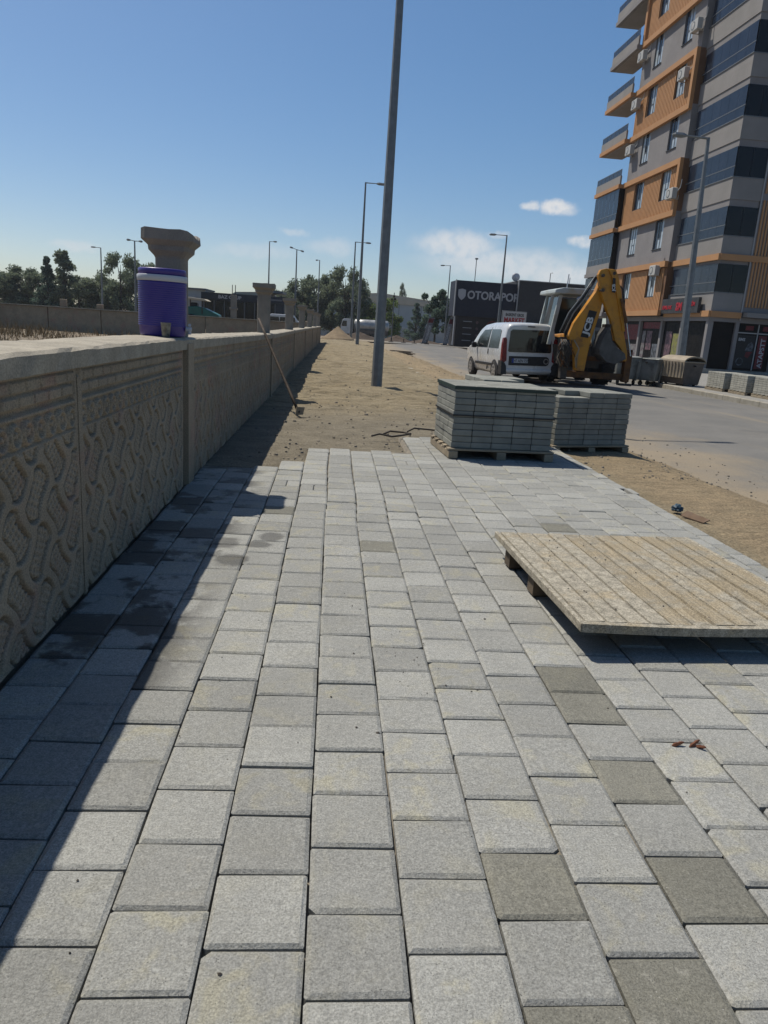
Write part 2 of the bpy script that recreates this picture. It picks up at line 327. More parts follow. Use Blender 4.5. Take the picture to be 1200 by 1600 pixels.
# ------------------------------------------------------------------ mesh helpers
class MB:
    def __init__(s): s.v = []; s.f = []
    def add(s, vs, fs):
        b = len(s.v); s.v += [tuple(v) for v in vs]; s.f += [tuple(b + i for i in f) for f in fs]; return s
    def box(s, x0, x1, y0, y1, z0, z1):
        return s.add([(x, y, z) for z in (z0, z1) for y in (y0, y1) for x in (x0, x1)],
                     [(0, 2, 3, 1), (4, 5, 7, 6), (0, 1, 5, 4), (2, 6, 7, 3), (0, 4, 6, 2), (1, 3, 7, 5)])
    def cbox(s, c, d, b=.01):
        """chamfered box"""
        x, y, z = (q / 2 for q in d); cx, cy, cz = c; vs = []
        for sz in (-1, 1):
            for k, (ix, iy, iz) in enumerate(((b, b, 0), (0, 0, b))):
                for sx, sy in ((-1, -1), (1, -1), (1, 1), (-1, 1)):
                    vs.append((cx + sx * (x - ix), cy + sy * (y - iy), cz + sz * (z - iz)))
        o = [0, 4, 12, 8]; fs = [(3, 2, 1, 0), (8, 9, 10, 11)]
        for a, bb in zip(o[:-1], o[1:]):
            for i in range(4): fs.append((a + i, a + (i + 1) % 4, bb + (i + 1) % 4, bb + i))
        return s.add(vs, fs)
    def prism(s, pts, a0, a1, axis='y'):
        """2D outline extruded along an axis; outline is (x,z) for y, (y,z) for x, (x,y) for z"""
        n = len(pts)
        mk = {'y': lambda p, t: (p[0], t, p[1]), 'x': lambda p, t: (t, p[0], p[1]), 'z': lambda p, t: (p[0], p[1], t)}[axis]
        vs = [mk(p, a0) for p in pts] + [mk(p, a1) for p in pts]
        fs = [tuple(range(n)), tuple(range(2 * n - 1, n - 1, -1))] + [(i, i + n, (i + 1) % n + n, (i + 1) % n) for i in range(n)]
        return s.add(vs, fs)
    def tube(s, pts, rad, n=8, cap=True):
        pts = [Vector(p) for p in pts]; rs = rad if isinstance(rad, (list, tuple)) else [rad] * len(pts)
        vs = []; up = None
        for i, p in enumerate(pts):
            d = (pts[min(i + 1, len(pts) - 1)] - pts[max(i - 1, 0)]).normalized()
            if up is None: up = Vector((0, 0, 1)) if abs(d.z) < .9 else Vector((1, 0, 0))
            a = d.cross(up).normalized(); b = a.cross(d).normalized(); up = b
            vs += [p + rs[i] * (math.cos(2 * math.pi * k / n) * a + math.sin(2 * math.pi * k / n) * b) for k in range(n)]
        fs = [(i * n + k, i * n + (k + 1) % n, (i + 1) * n + (k + 1) % n, (i + 1) * n + k) for i in range(len(pts) - 1) for k in range(n)]
        if cap: fs += [tuple(range(n - 1, -1, -1)), tuple(range((len(pts) - 1) * n, len(pts) * n))]
        return s.add(vs, fs)
    def lathe(s, prof, n=24, c=(0, 0, 0), axis='z'):
        vs = []
        for r, z in prof:
            for k in range(n):
                a = 2 * math.pi * k / n; x, y = r * math.cos(a), r * math.sin(a)
                q = (x, y, z) if axis == 'z' else ((z, x, y) if axis == 'x' else (x, z, y))
                vs.append((c[0] + q[0], c[1] + q[1], c[2] + q[2]))
        m = len(prof)
        fs = [(i * n + k, i * n + (k + 1) % n, (i + 1) * n + (k + 1) % n, (i + 1) * n + k) for i in range(m - 1) for k in range(n)]
        fs += [tuple(range(n - 1, -1, -1)), tuple(range((m - 1) * n, m * n))]
        return s.add(vs, fs)
    def mesh(s, name, mat, smooth=False):
        me = bpy.data.meshes.new(name); me.from_pydata(s.v, [], s.f)
        bm = bmesh.new(); bm.from_mesh(me); bmesh.ops.recalc_face_normals(bm, faces=bm.faces); bm.to_mesh(me); bm.free()
        me.materials.append(mat)
        if smooth: me.shade_smooth()
        return me
    def build(s, name, mat, parent=None, smooth=False, bevel=0.):
        o = link(name, s.mesh(name, mat, False), parent)
        if smooth:
            for p in o.data.polygons: p.use_smooth = len(p.vertices) <= 4
        if bevel:
            b = o.modifiers.new('bevel', 'BEVEL'); b.width = bevel; b.segments = 2; b.limit_method = 'ANGLE'; b.angle_limit = R(35)
        return o

def link(name, data, parent=None):
    o = bpy.data.objects.new(name, data); COL.objects.link(o)
    if parent: o.parent = parent
    return o
def tag(o, label, cat, group=None):
    o['label'] = label; o['category'] = cat
    if group: o['group'] = group
    return o
def thing(name, label, cat, loc=(0, 0, 0), rz=0., group=None):
    o = link(name, None); o.location = loc; o.rotation_euler = (0, 0, rz); o.empty_display_size = .1
    return tag(o, label, cat, group)
def struct(o): o['kind'] = 'structure'; return o
def stuff(o): o['kind'] = 'stuff'; return o
def dup(o, parent=None):
    c = o.copy(); COL.objects.link(c); c.parent = parent
    for ch in o.children: dup(ch, c)
    return c
def text(name, body, size, mat, parent, loc, rot=(0, 0, 0), ext=.01, bold=0., align='LEFT', sx=1.):
    cu = bpy.data.curves.new(name, 'FONT'); cu.body = body; cu.size = size; cu.extrude = ext; cu.offset = bold; cu.align_x = align
    cu.resolution_u = 3
    t = bpy.data.objects.new(name, cu); COL.objects.link(t)
    dg = bpy.context.evaluated_depsgraph_get()
    me = bpy.data.meshes.new_from_object(t.evaluated_get(dg)); me.name = name
    bpy.data.objects.remove(t); bpy.data.curves.remove(cu)
    me.materials.clear(); me.materials.append(mat)
    o = link(name, me, parent); o.location = loc; o.rotation_euler = rot; o.scale = (sx, 1, 1)
    return o
def lerp(x, xs, ys):
    if x <= xs[0]: return ys[0]
    for a, b, c, d in zip(xs, xs[1:], ys, ys[1:]):
        if x <= b: return c + (d - c) * (x - a) / (b - a)
    return ys[-1]
def sm(a, b, x):
    t = max(0, min(1, (x - a) / (b - a))); return t * t * (3 - 2 * t)
def nz(x, y, z=0.): return noise.noise(Vector((x, y, z)))

# ------------------------------------------------------------------ terrain
def zg(y): return lerp(y, (5, 13, 50, 80, 125), (0, -.08, -.14, -.16, -1.05))
def road_z(x, y): return zg(y) + lerp(x, (2, 4.4, 8, 12), (-.34, -.33, -.225, -.25))
def grid(name, xs, ys, zf, mat, smooth=True):
    nx = len(xs); vs = [(x, y, zf(x, y)) for y in ys for x in xs]
    fs = [(j * nx + i, j * nx + i + 1, (j + 1) * nx + i + 1, (j + 1) * nx + i) for j in range(len(ys) - 1) for i in range(nx - 1)]
    me = bpy.data.meshes.new(name); me.from_pydata(vs, [], fs); me.materials.append(mat)
    if smooth: me.shade_smooth()
    return link(name, me)
def span(a, b, n): return [a + (b - a) * i / n for i in range(n + 1)]

struct(grid('ground', [-1500, -300, -120, -60, -30, -10, 0, 10, 30, 60, 120, 300, 1500], [-200, -40, 0, 30, 60, 80, 95, 110, 125, 160, 300, 700, 2500],
            lambda x, y: zg(y) - .45, M_GROUND))
struct(grid('field', span(-90, -1.25, 30), span(-8, 74, 40), lambda x, y: -.02 + .10 * nz(x * .25, y * .25) - .1 * sm(40, 74, y), M_GROUND))
struct(grid('road', [2.2, 3, 3.6, 4.4, 5, 6, 7, 8, 9, 10, 11, 12.05], span(-6, 96, 68), road_z, M_ROAD))
struct(grid('side_road', [-40, -20, 0, 2.2, 4.4, 8, 12, 20, 30, 45], [72, 76, 80, 84, 88, 92], lambda x, y: zg(y) - .215, M_ROAD))
def sand_z(x, y):
    z = zg(y) - .028 - .36 * sm(3.35, 5.0, x + .35 * nz(x * .2, y * .35, 4))
    if y > 40: z -= .25 * sm(2.7, 3.6, x) * sm(40, 46, y)
    if x < 2.53:      # room under the paving
        ye = paving_end(x)
        if y < ye - .1: return -.075
        if y < ye + .06: return z - .02
        z += .012
    r = sm(9.5, 12.5, y)
    a = .008 + .034 * r
    z += a * nz(x * 1.1, y * 1.9, 1) + a * .7 * nz(x * 3.2, y * 4.5, 2) + (.004 + .010 * r) * nz(x * 9, y * 12, 3)
    rg = 1 - 2.6 * abs(nz(x * .75 + .4 * nz(x, y, 6), y * 1.7, 11)); z += .042 * r * max(0, rg) - .016 * r; rg = 1 - 2.8 * abs(nz(x * 1.9, y * 3.6, 17)); z += .018 * r * max(0, rg)
    # tyre treads across the shoulder and foot-churned ridges
    z += (.022 * r + .005) * nz(x * .55, y * 3.4, 7)
    if x > 2.62: z += .004 * math.sin(y * 38 + 5 * nz(x, y * .4, 9)) * sm(2.6, 3, x)
    return z
def paving_end(x):
    if x < -.4: return 6.05
    if x < -.2: return 6.47
    if x < .8: return 7.2
    return 8.27
ys = []; y = -1.
while y < 62: ys.append(y); y += .045 if y > 5.5 and y < 13 else (.075 if y < 5.5 else .045 + (y - 13) * .012)
struct(grid('sand_bed', span(-1.06, 5.15, 105), ys, sand_z, M_SAND))
# far sidewalk
struct(grid('far_sidewalk', [12.2, 15, 18, 24, 40], span(8, 70, 20), lambda x, y: zg(y) - .10, M_PLAINC))
kerb = struct(link('kerb', None))
ks = MB().cbox((0, 0, 0), (.16, .985, .30), .02).mesh('kerb_stone', M_KERB)
for i in range(40):
    y = 8.4 + i; k = link('kerb_stone', ks, kerb); k.location = (12.12 + .012 * nz(i, 3), y, zg(y) - .245 + .004 * nz(i * 2.3, 1)); k.rotation_euler = (0, 0, .01 * nz(i, 9))
nk = struct(link('near_kerb', None))
for i in range(29):
    y = 16.6 + i; k = link('kerb_stone', ks, nk); k.location = (2.66 + .015 * nz(i, 3), y, zg(y) - .178 + .014 * nz(i * 1.7, 5)); k.rotation_euler = (.006 * nz(i, 2), .02 * nz(i, 4), .012 * nz(i, 9))

# ------------------------------------------------------------------ paving
S = .2032
def bed_z(x, y):
    if y > paving_end(x) + .03: return -.09
    return -.021 + .011 * nz(x * 2.3, y * 2.3, 8) + .006 * nz(x * 14, y * 14, 3)
pav = struct(grid('pavement', span(-1.03, 2.545, 140), span(-1.2, 8.3, 330), bed_z, M_JOINT))
def stone_rings(wx, wy, rnd, chip):
    c = .0038; pts = []
    cs = [c * rnd.uniform(.6, 1.3) for _ in range(4)]
    if chip >= 0: cs[chip] = rnd.uniform(.012, .020)
    hx, hy = wx / 2, wy / 2
    for q, (sx, sy) in enumerate(((1, 1), (-1, 1), (-1, -1), (1, -1))):
        a = (sx * hx, sy * (hy - cs[q])); b = (sx * (hx - cs[q]), sy * hy)
        pts += [a, b] if sx * sy > 0 else [b, a]
    j = lambda s: rnd.uniform(-s, s)
    top = []; out = []
    for x, y in pts:
        x += j(.0013); y += j(.0013)
        i = .0098 + j(.0022)
        top.append((x - math.copysign(i, x), y - math.copysign(i, y), j(.0005)))
        out.append((x, y, -.0056 + j(.0010)))
    return top, out
def stone_mesh(wx, wy, seed, chip=-1):
    rnd = random.Random(seed); top, out = stone_rings(wx, wy, rnd, chip)
    vs = top + out + [(x, y, -.058) for x, y, z in out]
    fs = [tuple(range(8))] + [(r * 8 + i, (r + 1) * 8 + i, (r + 1) * 8 + (i + 1) % 8, r * 8 + (i + 1) % 8) for r in (0, 1) for i in range(8)]
    return vs, fs
def stone_data(name, geo, mat):
    b = MB(); b.add(*geo); return b.mesh(name, mat)
GEO = [stone_mesh(.1985, .1985, i, (i % 4) if i in (7,) else -1) for i in range(12)]
NEAR = [stone_data('paver', g_, M_PAVER) for g_ in GEO]
DARK = [stone_data('paver', g_, M_PAVERD) for g_ in GEO[:3]]
cells = []
dark_pts = ((.507, 1.376, 6), (.70, 1.086, 7), (.915, 1.339, 8), (.908, 2.347, 8), (.93, 2.141, 8), (.915, 1.736, 8), (.476, 1.035, 6), (1.5, 4.6, 11), (.4, 3.9, 5), (2.0, 6.4, 13), (.1, 5.6, 4), (1.75, 1.5, 12), (-.3, 4.6, 2))
for k in range(-1, 17):
    x0 = -.8124 + .203 * k; wx = .203 if k < 16 else .105
    off = (.08 if k % 2 == 0 else .19) - .0053 * k
    j = math.floor((-.9 - off) / S); ye = paving_end(x0 + wx / 2) - .03
    while True:
        y = off + (j + .5) * S
        if y + S / 2 > ye + .06: break
        wob = .010 * nz(k * .35, y * .9, 3) * sm(2.5, 5, y) + .016 * sm(4.4, 5.2, y) * sm(-.6, .5, x0) * sm(2.0, 1.2, x0)
        hy = .0
        rr = random.Random(k * 977 + j)
        cells.append((x0 + wx / 2 + wob + rr.uniform(-.0012, .0012), y + rr.uniform(-.0014, .0014), wx, k, rr)); j += 1
def seen(x, y):
    q = Vector((x, y, -1.205)); d = q.dot(F_)
    if d < .1: return False
    return abs(1138.4 * q.dot(R_) / d) < 680 and abs(1138.4 * q.dot(U_) / d) < 880
cells.sort(key=lambda c: (not seen(c[0], c[1]), c[0] ** 2 + c[1] ** 2))
rest = MB()
for i, (x, y, wx, k, rr) in enumerate(cells):
    # the water-laid row about 4.5 m out has some halved stones
    z = .0014 * nz(x * 3, y * 3, 5) + rr.uniform(-.0013, .0013) + (.002 if rr.random() < .12 else 0)
    if abs(y - 5.0) < 3.3 and rr.random() < .05: z += .004
    rot = Matrix.Rotation(rr.uniform(-.009, .009), 4, 'X') @ Matrix.Rotation(rr.uniform(-.009, .009), 4, 'Y') @ Matrix.Rotation(rr.uniform(-.007, .007), 4, 'Z')
    isdark = any(kk == k and abs(py - y) < .1016 for px, py, kk in dark_pts)
    if i < 300 and k < 16:
        o = link('paver', (DARK[i % 3] if isdark else NEAR[rr.randrange(12)]), pav)
        o.matrix_local = Matrix.Translation((x, y, z)) @ rot @ Matrix.Rotation(math.pi / 2 * rr.randrange(4), 4, 'Z')
    else:
        half = rr.random() < .03 and y > 4
        vs, fs = GEO[rr.randrange(12)]
        mt = Matrix.Translation((x, y, z)) @ rot
        if half:
            for sx in (-1, 1):
                rest.add([(mt @ Vector((vx * .49 * wx / .203 + sx * .0505, vy, vz)))[:] for vx, vy, vz in vs], fs)
        else:
            rest.add([(mt @ Vector((vx * (wx - .0045) / .1985, vy, vz)))[:] for vx, vy, vz in vs], fs)
stuff(rest.build('paver', M_PAVERI, pav))['label'] = 'grey paving stones further along the pavement'

# crumbs on the stones
pb = MB(); rr = random.Random(4)
spots = [(-.16, 1.13, .006), (.19, 1.98, .008), (-.05, 1.91, .007), (.71, 2.91, .006)] + [(rr.gauss(.25, .18), rr.gauss(2.45, .22), rr.uniform(.0018, .005)) for _ in range(46)] + \
        [(rr.uniform(-.9, 2.4), rr.uniform(1, 7), rr.uniform(.001, .004)) for _ in range(240)]
for x, y, r in spots:
    vs = [(x + r * math.cos(a * 1.2566) * rr.uniform(.6, 1.2), y + r * math.sin(a * 1.2566) * rr.uniform(.6, 1.2), .0015) for a in range(5)]
    pb.add(vs + [(x, y, .0015 + r * rr.uniform(.5, 1.1))], [(0, 1, 5), (1, 2, 5), (2, 3, 5), (3, 4, 5), (4, 0, 5)])
stuff(pb.build('gravel_crumbs', M_STEELD)); bpy.data.objects['gravel_crumbs']['label'] = 'dark gravel crumbs scattered on the paving stones'
lf = MB(); 
for dx, dy, a, l in ((0, 0, .5, .05), (-.055, -.004, .1, .04), (.012, -.018, -.8, .03)):
    p = [Vector((1.18 + dx, 1.95 + dy, .006)) + Vector((math.cos(a) * t, math.sin(a) * t, .006 * math.sin(t * 60))) for t in span(-l / 2, l / 2, 6)]
    lf.tube(p, [.002, .006, .007, .005, .006, .004, .001], 5)
tag(lf.build('dry_leaf', surf('dead_leaf', (.20, .075, .035), (.13, .05, .025), 30, .8)), 'curled red-brown dry leaf lying on the paving', 'leaf')

# ------------------------------------------------------------------ boundary wall
def wx(y): return -1.03 + .0066 * max(0, y - 24)
def wtop(y): return 1.035 + zg(y) + lerp(y, (2, 6, 50), (.012, 0, 0))
def relief(u, z, L):
    """height of the cast pattern on a panel, in metres (u along the panel, z up)"""
    e = min(u, L - u)
    if e < .04: return .008 if e > .012 else -.006
    if z > .945: return .012                                          # plain band under the coping
    if z > .845:                                                      # two courses of little bricks
        c = int((z - .845) / .05); uu = (u + (c % 2) * .065) % .13; zz = (z - .845) % .05
        return -.008 + .020 * (1 if min(uu, .13 - uu, zz * 1.3, (.05 - zz) * 1.3) > .007 else 0) * (.8 + .3 * nz(int((u + (c % 2) * .065) / .13), c, 3))
    if z > .83: return -.014
    if z > .70:                                                       # row of curls
        uu = (u % .105) - .0525; zz = z - .768; r = math.hypot(uu, zz); a = math.atan2(zz, uu)
        d = abs(r - .036 + .006 * math.sin(a)); v = .0
        v = -.008
        if d < .011: v = -.008 + .022 * (1 - d / .011) ** .5
        if r < .013: v = .010
        if z > .815 or z < .715: v = .006
        return v
    p, q = .185, .215
    best = 9; lo = None
    j0 = round(u / p)
    for j in (j0 - 1, j0, j0 + 1):
        oz = (j % 2) * q / 2
        i0 = round((z - oz) / q)
        for i in (i0 - 1, i0, i0 + 1):
            du = u - j * p; dz = z - i * q - oz
            s = 1 if j % 2 else -1; a = .44 * s
            la = dz * math.cos(a) + du * math.sin(a); lb = du * math.cos(a) - dz * math.sin(a)
            lb -= .017 * math.sin(la * 22) * s                       # S-bend of each bone
            hw = .053 + .018 * min(1, (la / .09) ** 2)
            g = max(abs(lb) - hw, abs(la) - .106 + 7 * lb * lb)
            if g < best: best = g; lo = (la, lb)
    if best < -.009:                                                  # pad with dimples
        ca = (lo[0] / .027) % 1 - .5; cb = (lo[1] / .027) % 1 - .5
        return .006 - (.013 if ca * ca + cb * cb < .07 else 0)
    if best < .002: return -.028
    return .011 - .010 * max(0, 1 - (best - .002) / .006)
def panel_mesh(L, res, H=1.0):
    nu, nzz = round(L / res), round(H / res); b = MB()
    for k in range(nzz + 1):
        for i in range(nu + 1):
            u, z = L * i / nu, H * k / nzz
            r = relief(u, z, L); wear = .5 + .5 * sm(-.2, .3, nz(u * 3, z * 3, L))
            b.v.append((r * (.7 + .3 * wear) + .003 * nz(u * 7, z * 7, 2), u, z))
    n = nu + 1
    b.f = [(k * n + i, k * n + i + 1, (k + 1) * n + i + 1, (k + 1) * n + i) for k in range(nzz) for i in range(nu)]
    me = bpy.data.meshes.new('panel'); me.from_pydata(b.v, [], b.f); me.materials.append(M_WALL); me.shade_smooth()
    return me
wall = thing('boundary_wall', 'long precast concrete garden wall with wavy relief panels beside the pavement', 'wall', (0, 0, 0))
near_p = panel_mesh(2.13, .0056); mid_p = panel_mesh(2.33, .011); far_p = panel_mesh(2.33, .035)
posts = [5.36 + 7.2 * i for i in range(7)]
def place_panel(me, y0, L):
    o = link('panel', me, wall); ym = y0 + L / 2
    o.location = (wx(y0) , y0, wtop(y0) - 1.035)
    o.rotation_euler = (math.atan((wtop(y0 + L) - wtop(y0)) / L), 0, math.atan((wx(y0) - wx(y0 + L)) / L))
for y0 in (-3.34, -1.205, .93, 3.065): place_panel(near_p, y0, 2.13)
for i, py in enumerate(posts[:-1]):
    for j in range(3): place_panel(mid_p if i < 2 else far_p, py + .105 + j * 2.333, 2.33)
core = MB(); top = MB(); rr = random.Random(2)
segs = [-3.5, 2.9] + posts + [posts[-1] + .4]
ny = 460; rows = []
for i in range(ny + 1):
    y = -3.5 + (posts[-1] + 3.9) * (i / ny) ** 1.6
    x = wx(y); zt = wtop(y); e = lambda s, a: a * nz(y * 5, s, 1) + a * .7 * nz(y * 19, s, 2)
    rows.append([(x + .026 + e(1, .008), y, zt - .078), (x + .030 + e(2, .007), y, zt - .012 + e(5, .006)), (x + .012 + e(3, .01), y, zt + e(6, .005)),
                 (x - .16, y, zt + .004 + e(7, .006)), (x - .32 + e(4, .012), y, zt + e(8, .005)), (x - .345, y, zt - .03), (x - .345, y, zt - 1.2)])
top.v = [v for r_ in rows for v in r_]
top.f = [(i * 7 + k, i * 7 + k + 1, (i + 1) * 7 + k + 1, (i + 1) * 7 + k) for i in range(ny) for k in range(6)] + [tuple(range(6, -1, -1)), tuple(range(ny * 7, ny * 7 + 7))]
top.build('coping', M_COPING, wall)
for a, b in zip(segs, segs[1:]):
    q = [(wx(a) - .02, a), (wx(b) - .02, b), (wx(b) - .33, b), (wx(a) - .33, a)]
    core.add([(x, y, zg(y) - .3) for x, y in q] + [(x, y, wtop(y) - .075) for x, y in q], [(3, 2, 1, 0), (4, 5, 6, 7), (0, 1, 5, 4), (1, 2, 6, 5), (2, 3, 7, 6), (3, 0, 4, 7)])
core.build('core', M_WALL, wall)
for py in posts:
    b = MB().cbox((0, 0, 0), (.06, .20, 1.26), .012); o = b.build('post', M_WALL, wall); o.location = (wx(py) + .002, py, wtop(py) - .655)
jb = MB().cbox((0, 0, 0), (.03, .03, .95), .01)
o = jb.build('joint_bead', M_WALL, wall); o.location = (-1.034, 3.062, .46)

# columns standing on the wall
def column(y, i, label, broken):
    t = thing('wall_column', label, 'column', (wx(y) - .140, y, wtop(y) + .003), .03 * nz(i, 3), 'columns standing on the boundary wall')
    n = 32; H_ = .715 if broken else .785
    prof = [(.104, 0), (.104, H_ - .185), (.107, H_ - .17), (.137, H_ - .135), (.139, H_ - .105), (.146, H_ - .098), (.176, H_ - .070), (.178, H_ - .066), (.178, H_)]
    b = MB(); rnd = random.Random(i)
    for r, z in prof:
        for k in range(n):
            a = 2 * math.pi * (k + .5) / n; cx, cy = math.cos(a), math.sin(a)
            sq = 1 / max(abs(cx), abs(cy)); mixr = lerp(z, (0, H_ - .18, H_ - .12), (.8, .8, 1))
            rad = r * (sq * mixr + (1 - mixr) * 1.08)
            rad = min(rad, r * 1.33)
            if z < H_ - .17: rad *= 1 - (.035 if k % 4 in (0, 3) else 0)
            zz = z
            if z > H_ - .02:
                zz += .012 * nz(cx * 2 + i, cy * 2, 1)
                if broken: zz += -.040 * sm(.55, .95, cx) + .010 * nz(cx * 4, cy * 4, 7)
            if broken and z > .56: rad *= 1 + .02 * nz(cx * 3, cy * 3, z * 9) - .025 * sm(.3, .9, cx) * sm(.6, .72, z)
            rad *= 1 + .012 * nz(cx * 5, cy * 5, z * 14 + i)
            b.v.append((rad * cx, rad * cy, zz))
    m = len(prof)
    b.f = [(j * n + k, j * n + (k + 1) % n, (j + 1) * n + (k + 1) % n, (j + 1) * n + k) for j in range(2) for k in range(n)] + [tuple(range(n - 1, -1, -1))]
    c = MB(); c.v = b.v[2 * n:]
    c.f = [(j * n + k, j * n + (k + 1) % n, (j + 1) * n + (k + 1) % n, (j + 1) * n + k) for j in range(m - 3) for k in range(n)] + [tuple(range((m - 3) * n, (m - 2) * n))]
    b.v = b.v[:3 * n]
    b.build('shaft', M_COLUMN, t); c.build('capital', M_COLUMN, t)
names = ('concrete column with chipped flared capital right behind the purple cooler', 'pale concrete column with flared capital next to the leaning hoe handle',
         'third concrete column along the wall from the purple cooler', 'fourth concrete column along the wall from the purple cooler', 'fifth concrete column along the wall from the purple cooler',
         'second to last concrete column at the far end of the wall', 'last concrete column at the far end of the wall')
for i, py in enumerate(posts): column(py + (.20 if i == 0 else .1), i, names[i], i == 0)

# water cooler and cup
c = thing('water_cooler', 'purple ribbed round water cooler with white collar standing on the wall', 'water cooler', (-1.158, 5.2, wtop(5.2) + .006), R(8))
pr = [(.142, 0), (.150, .012), (.152, .06)]
z = .065
while z < .325: pr += [(.1555, z), (.158, z + .003), (.158, z + .0075), (.1555, z + .0105)]; z += .0135
pr += [(.157, .335), (.157, .352)]
MB().lathe(pr, 40).build('body', M_PURPLE, c, True)
MB().lathe([(.158, .352), (.163, .356), (.163, .388), (.160, .392)], 40).build('collar', M_WHITEP, c, True)
ld = MB().lathe([(.154, .392), (.155, .425), (.150, .432), (.146, .434), (.05, .436)], 40).build('lid', M_PURPLE, c, True)
MB().tube([(.0, 0, 0), (.028, 0, 0), (.04, 0, 0)], [.017, .017, .012], 10).tube([(.024, 0, .012), (.026, 0, -.035)], [.014, .010], 8).cbox((.026, 0, .026), (.018, .03, .02), .004).build('tap', M_WHITEP, c).location = (.152, -.03, .055)
cup = thing('drinking_cup', 'small dull grey cup in front of the purple cooler on the wall', 'cup', (-1.083, 4.95, wtop(5) + .006))
MB().lathe([(.022, 0), (.024, .002), (.033, .088), (.034, .09), (.0325, .09), (.023, .004)], 20).build('cup_body', M_CUP, cup, True)

M_HANDLE = surf('dark_handle_wood', (.075, .05, .03), (.05, .034, .022), 5, .8)
# hoe leaning on the wall
h = thing('hoe', 'long wooden-handled hoe leaning against the concrete wall', 'hoe', (-.416, 9.895, -.03))
A, B = Vector((0, 0, .02)), Vector((-.70, 1.40, 1.215))
MB().tube([A.lerp(B, t) for t in span(0, 1, 6)], [.020, .0205, .020, .0195, .020, .019, .018], 8).build('handle', M_HANDLE, h, True)
MB().add([(-.045, -.07, .0), (.055, .03, .0), (.075, .05, .10), (-.025, -.05, .11), (-.052, -.06, .0), (.048, .04, .0), (.068, .06, .10), (-.032, -.04, .11)],
         [(0, 1, 2, 3), (7, 6, 5, 4), (0, 4, 5, 1), (1, 5, 6, 2), (2, 6, 7, 3), (3, 7, 4, 0)]).build('blade', M_WOOD, h)
MB().tube([(-.02, .03, .06), (.0, 0, .02), (.0, -.03, .05)], .016, 8).build('socket', M_STEELD, h)

# bent straps and twig left on the sand
st = MB().tube([(.47, 8.03, .012), (.56, 8.06, .035), (.70, 8.02, .02), (.80, 8.12, .02), (.93, 8.24, .03), (.86, 8.32, .03), (.70, 8.33, .035), (.62, 8.20, .02)], .011, 6)
tag(st.build('bent_strap', M_STEELD), 'looped dark packing strap lying on the sand at the paving edge', 'strap')
st = MB().tube([(.93, 8.62, .0), (1.02, 8.70, .035), (1.2, 8.68, .03), (1.38, 8.66, .02)], .010, 6)
tag(st.build('loose_strap', M_STEELD), 'straight dark packing strap lying on the sand beside the paver stack', 'strap')

# ------------------------------------------------------------------ pallet deck lying on the paving
pd = thing('pallet_deck', 'weathered wooden pallet crusted with cement lying on the paving', 'pallet', (1.545, 3.235, 0), R(2.8))
W_, D_ = 1.13, 1.28; n = 12; pw = (W_ - .03) / n; rr = random.Random(5)
for i in range(n):
    x0 = -W_ / 2 + .018 + i * pw; g0 = rr.uniform(.007, .010)
    sag = lambda x, y: -.012 * math.cos(x / W_ * math.pi) * (.4 + .6 * sm(.3, -.64, y))
    b = MB(); ns = 8; a, bb = x0 + g0 / 2, x0 + pw - g0 / 2
    zt = .139 + rr.uniform(-.002, .002); ya, yb = -D_ / 2 + .025, D_ / 2 - rr.uniform(0, .012)
    for j in range(ns + 1):
        y = ya + (yb - ya) * j / ns; z = zt + sag((a + bb) / 2, y) + .0015 * nz(i * 3, y * 5)
        b.v += [(x0 + .0003, y, z - .02), (a, y, z - .012), (a + .003, y, z), (bb - .003, y, z), (bb, y, z - .012), (x0 + pw - .0003, y, z - .02)]
    b.f = [(j * 6 + k, j * 6 + (k + 1) % 6, (j + 1) * 6 + (k + 1) % 6, (j + 1) * 6 + k) for j in range(ns) for k in range(6)] + [(5, 4, 3, 2, 1, 0), tuple(range(ns * 6, ns * 6 + 6))]
    b.build('plank', M_PLANK, pd)
# edge boards: straight on the left, bowed along the front
MB().cbox((-W_ / 2 + .006, 0, .120), (.022, D_, .038), .004).build('edge_board', M_PLANK, pd)
MB().cbox((W_ / 2 - .002, 0, .120), (.022, D_, .038), .004).build('edge_board', M_PLANK, pd)
b = MB(); ns = 14
for j in range(ns + 1):
    x = -W_ / 2 + W_ * j / ns; z = .116 - .014 * math.cos(x / W_ * math.pi)
    b.v += [(x, -D_ / 2 - .002, z - .014), (x, -D_ / 2 - .004, z + .022), (x, -D_ / 2 + .022, z + .024), (x, -D_ / 2 + .022, z - .014)]
b.f = [(j * 4 + k, j * 4 + (k + 1) % 4, (j + 1) * 4 + (k + 1) % 4, (j + 1) * 4 + k) for j in range(ns) for k in range(4)] + [(3, 2, 1, 0), tuple(range(ns * 4, ns * 4 + 4))]
b.build('edge_board', M_PLANK, pd)
for y in (.03, .43): MB().cbox((0, y, .051), (W_ - .03, .085, .095), .008).build('bearer', M_OLDWOOD, pd)
kn = MB(); rr = random.Random(8)
for _ in range(26):
    x, y = rr.uniform(-.5, .5), rr.uniform(-.55, .55); kn.lathe([(.004, 0), (.003, .003)], 6, (x, y, .1405 + -.012 * math.cos(x / W_ * math.pi) * (.4 + .6 * sm(.3, -.64, y))))
stuff(kn.build('nail', M_STEELD, pd))

